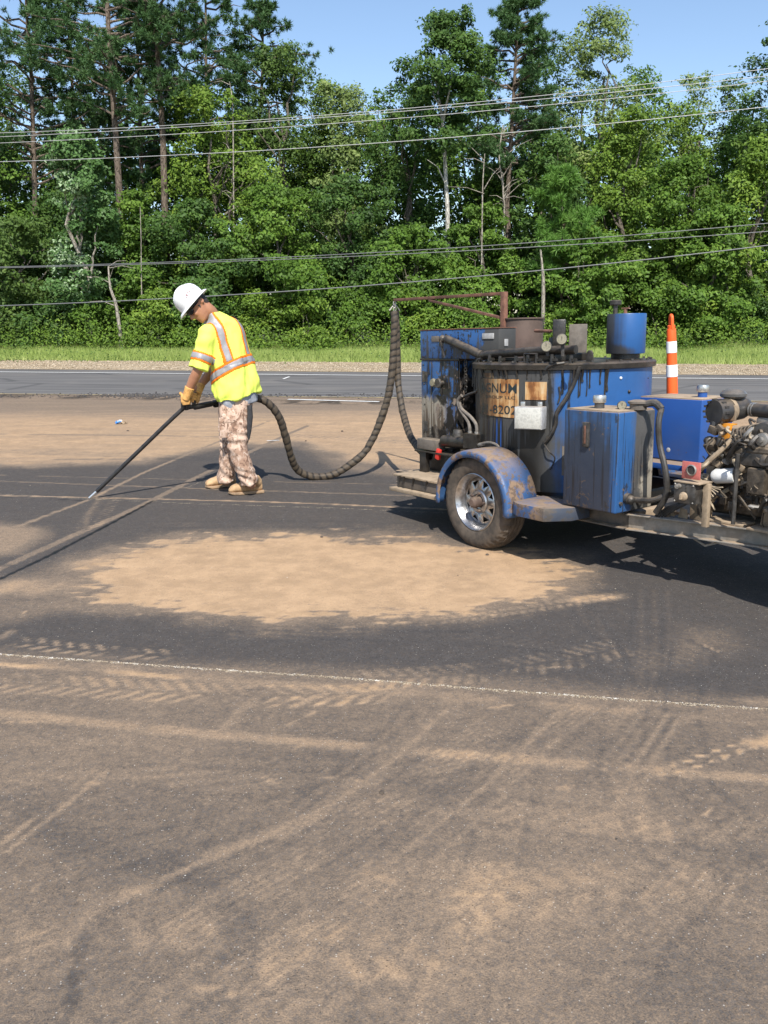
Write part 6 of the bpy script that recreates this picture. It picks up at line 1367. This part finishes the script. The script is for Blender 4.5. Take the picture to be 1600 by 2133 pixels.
# --- trousers
m = MB(); limb(m, [A(497, 835, 7.37), A(493, 880, 7.33), A(495, 930, 7.30), A(505, 965, 7.30), A(515, 990, 7.32), A(520, 1008, 7.33)], [.118, .106, .092, .086, .080, .084], 20, False); m.ball(A(497, 835, 7.37), .115, 14, 10)
limb(m, [A(482, 835, 7.48), A(480, 880, 7.46), A(480, 930, 7.46), A(476, 965, 7.48), A(471, 992, 7.50), A(472, 1004, 7.50)], [.112, .104, .090, .082, .076, .082], 20, False); m.ball(A(482, 835, 7.48), .11, 14, 10)
loft([(A(496, 815, 7.42), bls, bfs, .170, .130), (A(492, 845, 7.42), bls, bfs, .180, .140), (A(490, 870, 7.41), bls, bfs, .165, .13)], m, 24)
tme = remesh(m, .009, 4)
def trouser_fold(p, n):
    z = p.z; cuff = max(0, 1 - z / .28); knee = math.exp(-((z - .50) / .13) ** 2)
    f = math.sin(z * 62 + p.x * 38 + 7 * mnoise.noise(Vector((p.x * 6, p.y * 6, z * 4)))) * (.002 + .012 * cuff + .006 * knee)
    return f + mnoise.noise(Vector((p.x * 12, p.y * 12, z * 5 + p.x * 12))) * .010 + mnoise.noise(Vector((p.x * 30, p.y * 30, z * 16))) * .004
wrinkle(tme, trouser_fold); trous = link('trousers', tme, CAMO, man, angle=180)
def pocket(name, c, w, h, flap):
    """cargo pocket laid on the near leg"""
    m = MB(); c = Vector(c); ux = Vector((-.97, -.2, 0)).normalized(); nn = Vector((.0, -1, 0.05)).normalized(); uz = Vector((.03, 0, 1))
    for (cx, cz, ww, hh, t) in ((0, 0, w, h, .022), (0, h * .42, w * 1.04, flap, .034)):
        q = c + uz * cz; m.box(q, (ww, t, hh), Matrix((ux, nn, uz)).transposed())
    o = m.build(name, CAMO, trous, bevel=.008, seg=2); return o
pocket('cargo_pocket', A(474, 892, 7.235), .135, .17, .05)
q = A(521, 868, 7.30); m = MB(); m.tube([q + Vector((.0, 0, .10)), q, q + Vector((-.012, -.01, -.12)), q + Vector((-.02, -.01, -.20))], [.022, .026, .022, .010], 8); m.build('hanging_strap', DARKC, trous)
# --- boots
def boot(name, heel, toe, ank):
    heel = Vector(heel); toe = Vector(toe); d = toe - heel; L = d.length; d.normalize(); sd = Vector((d.y, -d.x, 0)); up = Vector((0, 0, 1)); m = MB()
    def sec(t, h0, h1, w): c = heel + d * (L * t) + up * ((h0 + h1) / 2); return (c, sd, up, w, (h1 - h0) / 2)
    loft([sec(.02, .02, .10, .030), sec(.10, .018, .16, .042), sec(.28, .018, .17, .046), sec(.45, .018, .135, .048), sec(.65, .018, .105, .053), sec(.82, .018, .092, .054), sec(.94, .020, .075, .044), sec(1.0, .022, .05, .024)], m, 20)
    m.tube([heel + d * (L * .18) + up * .10, Vector(ank) + up * .06], [.055, .05], 16)
    me = remesh(m, .007, 4); wrinkle(me, lambda p, n: mnoise.noise(p * 28) * .003)
    o = link(name, me, BOOT, man, angle=180)
    m = MB(); pl = [(-.02, .036), (.08, .044), (.3, .042), (.45, .040), (.65, .053), (.85, .055), (.97, .038), (1.02, .0)]; ring = [(t, w) for t, w in pl] + [(t, -w) for t, w in pl[::-1][1:]]; pts = []
    for h in (.0, .024):
        for t, w in ring: pts.append(heel + d * (L * t) + sd * w + up * (h + (.010 if (h == 0 and t > .9) else 0)))
    n_ = len(ring); m.add(pts, [tuple(range(n_))[::-1], tuple(range(n_, 2 * n_))] + [(i, (i + 1) % n_, n_ + (i + 1) % n_, n_ + i) for i in range(n_)]); m.build('sole', SOLE, o, bevel=.003)
    return o
gz = -man.location.z
def Gp(px, py): q = Vector(gnd(px, py)) - man.location; q.z = .008 - man.location.z; return q
boot('boot', Gp(548, 1027), Gp(477, 1032), anL); boot('boot', Gp(492, 1012), Gp(429, 1019), anR)
# --- gloves: palm, four curled fingers of unequal length and a thumb round the grips
def glove(c, ax, towards, wrist, r0=.020):
    """c: middle of the grip; ax: grip axis; towards: from grip to the palm"""
    ax = Vector(ax).normalized(); t = Vector(towards); t = (t - ax * t.dot(ax)).normalized(); s_ = ax.cross(t); m = MB(); c = Vector(c)
    pc = c + t * (r0 + .020); loft([(pc - ax * .045, t, s_, .016, .030), (pc - ax * .02, t, s_, .019, .040), (pc + ax * .025, t, s_, .019, .040), (pc + ax * .048, t, s_, .014, .030)], m, 16)
    m.tube([pc, (pc + Vector(wrist)) / 2, Vector(wrist)], [.034, .036, .044], 14)
    for i, ln in enumerate((4.0, 4.5, 4.3, 3.7)):
        h = ax * (.036 - i * .024); P_ = []
        for a in np.linspace(.35, ln, 9): P_.append(c + h + (t * math.cos(a) + s_ * math.sin(a)) * (r0 + .012))
        m.tube(P_, [.0125, .013, .0125, .0125, .012, .012, .0115, .011, .009], 9); m.ball(P_[-1], .009, 8, 6)
    P_ = [pc + ax * .03 - s_ * .02] + [c + ax * (.046 + .004 * j) + (t * math.cos(a) + s_ * math.sin(a)) * (r0 + .014) for j, a in enumerate(np.linspace(-.6, -2.2, 5))]
    m.tube(P_, [.017, .016, .014, .013, .012, .009], 9); m.ball(P_[-1], .009, 8, 6)
    me = remesh(m, .0045, 1, .4); o = link('glove', me, GLOVE, man, angle=180); return o
WBEND = at(392, 853, 7.30)                                  # where the wand bends
grip_ax = Vector((-.10, .0, 1)); gL = A(386, 832, 7.28)
glove(gL, grip_ax, Vector((.2, -.75, .1)), wrL + (elL - wrL) * .12)
gR = A(404, 828, 7.37); glove(gR, Vector((.25, .1, 1)), Vector((.3, .8, .1)), wrR + (elR - wrR) * .15)

# ================================================================== WAND AND HOSE
WB = simple('wand_black', (.016, .016, .017), .42, var=.3, scale=20, dust=.15); k = NT('bright_tip'); TIPM = k.bsdf((.72, .72, .70), .3, .8)
wand = empty('applicator_wand', Vector(gnd(185, 1040)))
tag(wand, 'long black applicator wand held by the worker, its bright tip on the pavement joint', 'tool')
def Wd(v): return Vector(v) - wand.location
t0 = Vector(gnd(186, 1040)) + Vector((0, 0, .012)); t1 = at(203, 1022, 7.21); bendp = at(376, 856, 7.29)
m = MB(); m.tube([Wd(t0), Wd(t1)], [.009, .011], 10); m.build('nozzle', TIPM, wand)
m = MB(); m.tube([Wd(t1 + (t0 - t1) * .1), Wd(t1 + (bendp - t1) * .06)], .019, 12); m.build('nozzle_collar', WB, wand)
m = MB(); m.tube([Wd(p_) for p_ in smoothpath([t1, t1 + (bendp - t1) * .5, bendp, at(392, 849, 7.32), at(420, 845, 7.42), at(450, 838, 7.56)], 8)], .0185, 14); m.build('lance_tube', WB, wand)
m = MB(); m.tube([Wd(at(405, 848, 7.37)), Wd(at(440, 841, 7.52))], .026, 14); m.build('swivel_joint', WB, wand)
m = MB(); m.tube([Wd(at(389, 853, 7.305)), Wd(man.location + gL), Wd(man.location + gL + Vector((-.006, 0, .045)))], [.020, .018, .016], 10); m.build('front_grip', WB, wand)
m = MB(); m.tube([Wd(at(404, 849, 7.37)), Wd(man.location + gR), Wd(man.location + gR + Vector((.01, 0, .05)))], [.018, .017, .015], 10); m.build('rear_grip', WB, wand)
m = MB(); m.box(Wd(at(381, 844, 7.28)), (.03, .03, .075)); m.box(Wd(at(393, 846, 7.32)), (.05, .012, .03)); m.build('trigger_guard', WB, wand, bevel=.004)
# wrapped hose: ridge winds round the core
k = NT('wrapped_hose'); hs = k.attr('wrap'); p = k.pos(); n1 = k.noise(p, 25, 4, .6); n2 = k.noise(p, 5, 3, .6)
c = k.mix(k.sstep(hs, .15, .6), (.020, .017, .014), k.mix(n1, (.050, .038, .027), (.115, .088, .060))); c = k.mix(k.math('MULTIPLY', k.sstep(n2, .5, .7), .5), c, (.05, .042, .034)); c = k.mix(k.math('MULTIPLY', k.attr('tarry'), .93), c, (.014, .013, .012))
HOSE = k.bsdf(c, .62, 0, .35, k.bump(n1, .4, .004))
hose = empty('sealant_hose', (0, 7.9, 0)); tag(hose, 'thick spiral-wrapped sealant hose hanging from the rusty boom and looping to the worker', 'hose')
def wrapped(name, ctrl, r0, pitch=.066, tar0=0.0, tar1=0.0, phase=0):
    P_ = [Vector(q) - hose.location for q in smoothpath(ctrl, 40)]; cum = [0]
    for a, b in zip(P_[:-1], P_[1:]): cum.append(cum[-1] + (b - a).length)
    L = cum[-1]; N_ = int(L / .009); xs = np.linspace(0, L, N_ + 1); arr = np.array([tuple(q) for q in P_]); C3 = np.stack([np.interp(xs, cum, arr[:, i]) for i in range(3)], 1)
    n = 18; pts = []; wr = []; tr = []; nx = None
    for i in range(N_ + 1):
        t = Vector(C3[min(i + 1, N_)] - C3[max(i - 1, 0)]).normalized()
        if nx is None: nx = t.cross(Vector((0, 1, .1))).normalized()
        nx = (nx - t * nx.dot(t)).normalized(); ny = t.cross(nx)
        for q in range(n):
            a = 2 * math.pi * q / n; ph = (xs[i] / pitch + .55 * mnoise.noise(Vector((xs[i] * 4.1, phase * 9, 0))) - q / n + phase) % 1.0
            rd = .5 + .5 * math.cos(2 * math.pi * ph); rd = rd ** .6; tt = tar0 if xs[i] < .3 * L else tar1
            j = mnoise.noise(Vector((C3[i][0] * 18, C3[i][2] * 18, q * .7)))
            pts.append(Vector(C3[i]) + (nx * math.cos(a) + ny * math.sin(a)) * (r0 * (.93 + .08 * rd + .12 * j + .10 * mnoise.noise(Vector((xs[i] * 5, 3.3, phase)))))); wr.append(rd + .35 * j)
            e0 = max(0, 1 - xs[i] / .45) * tar0; e1 = max(0, 1 - (L - xs[i]) / .35) * tar1; tr.append(min(1, 1.6 * max(e0, e1)))
    F = [(i * n + q, i * n + (q + 1) % n, (i + 1) * n + (q + 1) % n, (i + 1) * n + q) for i in range(N_) for q in range(n)]
    me = grid_mesh(name, np.array([tuple(v) for v in pts]), np.array(F))
    for nm_, ar in (('wrap', wr), ('tarry', tr)): at_ = me.attributes.new(nm_, 'FLOAT', 'POINT'); at_.data.foreach_set('value', np.array(ar, np.float32))
    return link(name, me, HOSE, hose, angle=180)
TIPW = TM @ TIP
htop = Vector((TIPW.x, TIPW.y, TIPW.z - .10))
D0 = TIPW.y
wrapped('hose_run', [at(445, 842, 7.56), at(490, 832, 7.66), at(530, 829, 7.66), at(556, 838, 7.68), at(580, 866, 7.74), at(596, 912, 7.82), at(606, 950, 7.90), at(622, 980, 8.0), at(656, 993, 8.06), at(700, 986, 8.10), at(752, 950, 8.15), at(772, 922, 8.18), at(788, 888, 8.20), at(807, 832, 8.22), at(817, 772, 8.24), at(820, 715, 8.25), at(822, 668, 8.25), htop + Vector((-.005, 0, 0))], .036, tar0=1.0)
tail = TM @ TL(893, 950, .42)
wrapped('hose_run', [htop + Vector((.012, .055, .01)), at(826, 690, 8.31), at(828, 740, 8.31), at(829, 790, 8.28), at(834, 830, 8.20), at(842, 870, 8.05), at(855, 908, 7.8), at(872, 934, 7.55), (tail + at(880, 944, 7.35)) / 2, tail], .033, tar1=1.0, phase=.4)
m = MB(); m.tube([htop - hose.location + Vector((-.05, .0, .01)), htop - hose.location + Vector((0, .03, .075)), htop - hose.location + Vector((.05, .06, .01))], .008, 8); m.build('hanger_strap', M['lightmetal'], hose)

# ================================================================== LITTER
lit = empty('crumpled_litter', Vector(gnd(252, 884))); tag(lit, 'small crumpled blue and white wrapper lying on the dusty pavement', 'litter')
BLUEP = simple('blue_wrapper', (.06, .25, .62), .4, var=.2, scale=30); WHP = simple('white_wrapper', (.7, .72, .75), .4, var=.1, scale=30); BRP = simple('brown_wrapper', (.30, .22, .14), .7, var=.3, scale=30)
def crumple(name, c, s, mat, seed):
    r = random.Random(seed); m = MB(); pts = []; n = 6
    for i in range(n):
        for j in range(n): pts.append((c[0] + (i / (n - 1) - .5) * s[0] + r.uniform(-.006, .006), c[1] + (j / (n - 1) - .5) * s[1], max(.008, c[2] + r.uniform(-.5, .5) * s[2])))
    m.add(pts, [(i * n + j, (i + 1) * n + j, (i + 1) * n + j + 1, i * n + j + 1) for i in range(n - 1) for j in range(n - 1)]); o = m.build(name, mat, lit, smooth=False); t = o.modifiers.new('t', 'SOLIDIFY'); t.thickness = .002
crumple('wrapper', (-.035, 0, .035), (.085, .09, .055), BLUEP, 1); crumple('wrapper_lining', (-.02, .01, .05), (.05, .05, .04), WHP, 2); crumple('wrapper_flap', (.05, 0, .028), (.09, .06, .035), BRP, 3)
peb = simple('dark_clod', (.09, .07, .055), .9, var=.3, scale=20)
for i, (px, py, s, lb) in enumerate(((266, 899, .018, 'small dark clod just below the blue wrapper'), (713, 900, .02, 'dark clod behind the low loop of the hose'), (637, 920, .014, 'tiny clod beside the hose, below its high loop'), (670, 1121, .012, 'dark pebble at the upper edge of the tan dust patch'), (1015, 1158, .012, 'dark pebble on the tan dust patch in front of the wheel'), (796, 1655, .010, 'small black stone in the middle of the foreground'))):
    w = gnd(px, py); r = random.Random(i); m = MB(); m.ball((0, 0, s * .35), (s, s * .8, s * .6), 7, 5)
    m.v = [(x + r.uniform(-.2, .2) * s, y + r.uniform(-.2, .2) * s, z) for x, y, z in m.v]; o = m.build('clod', peb, smooth=False, origin=None); o.location = (w[0], w[1], .006); tag(o, lb, 'clod')
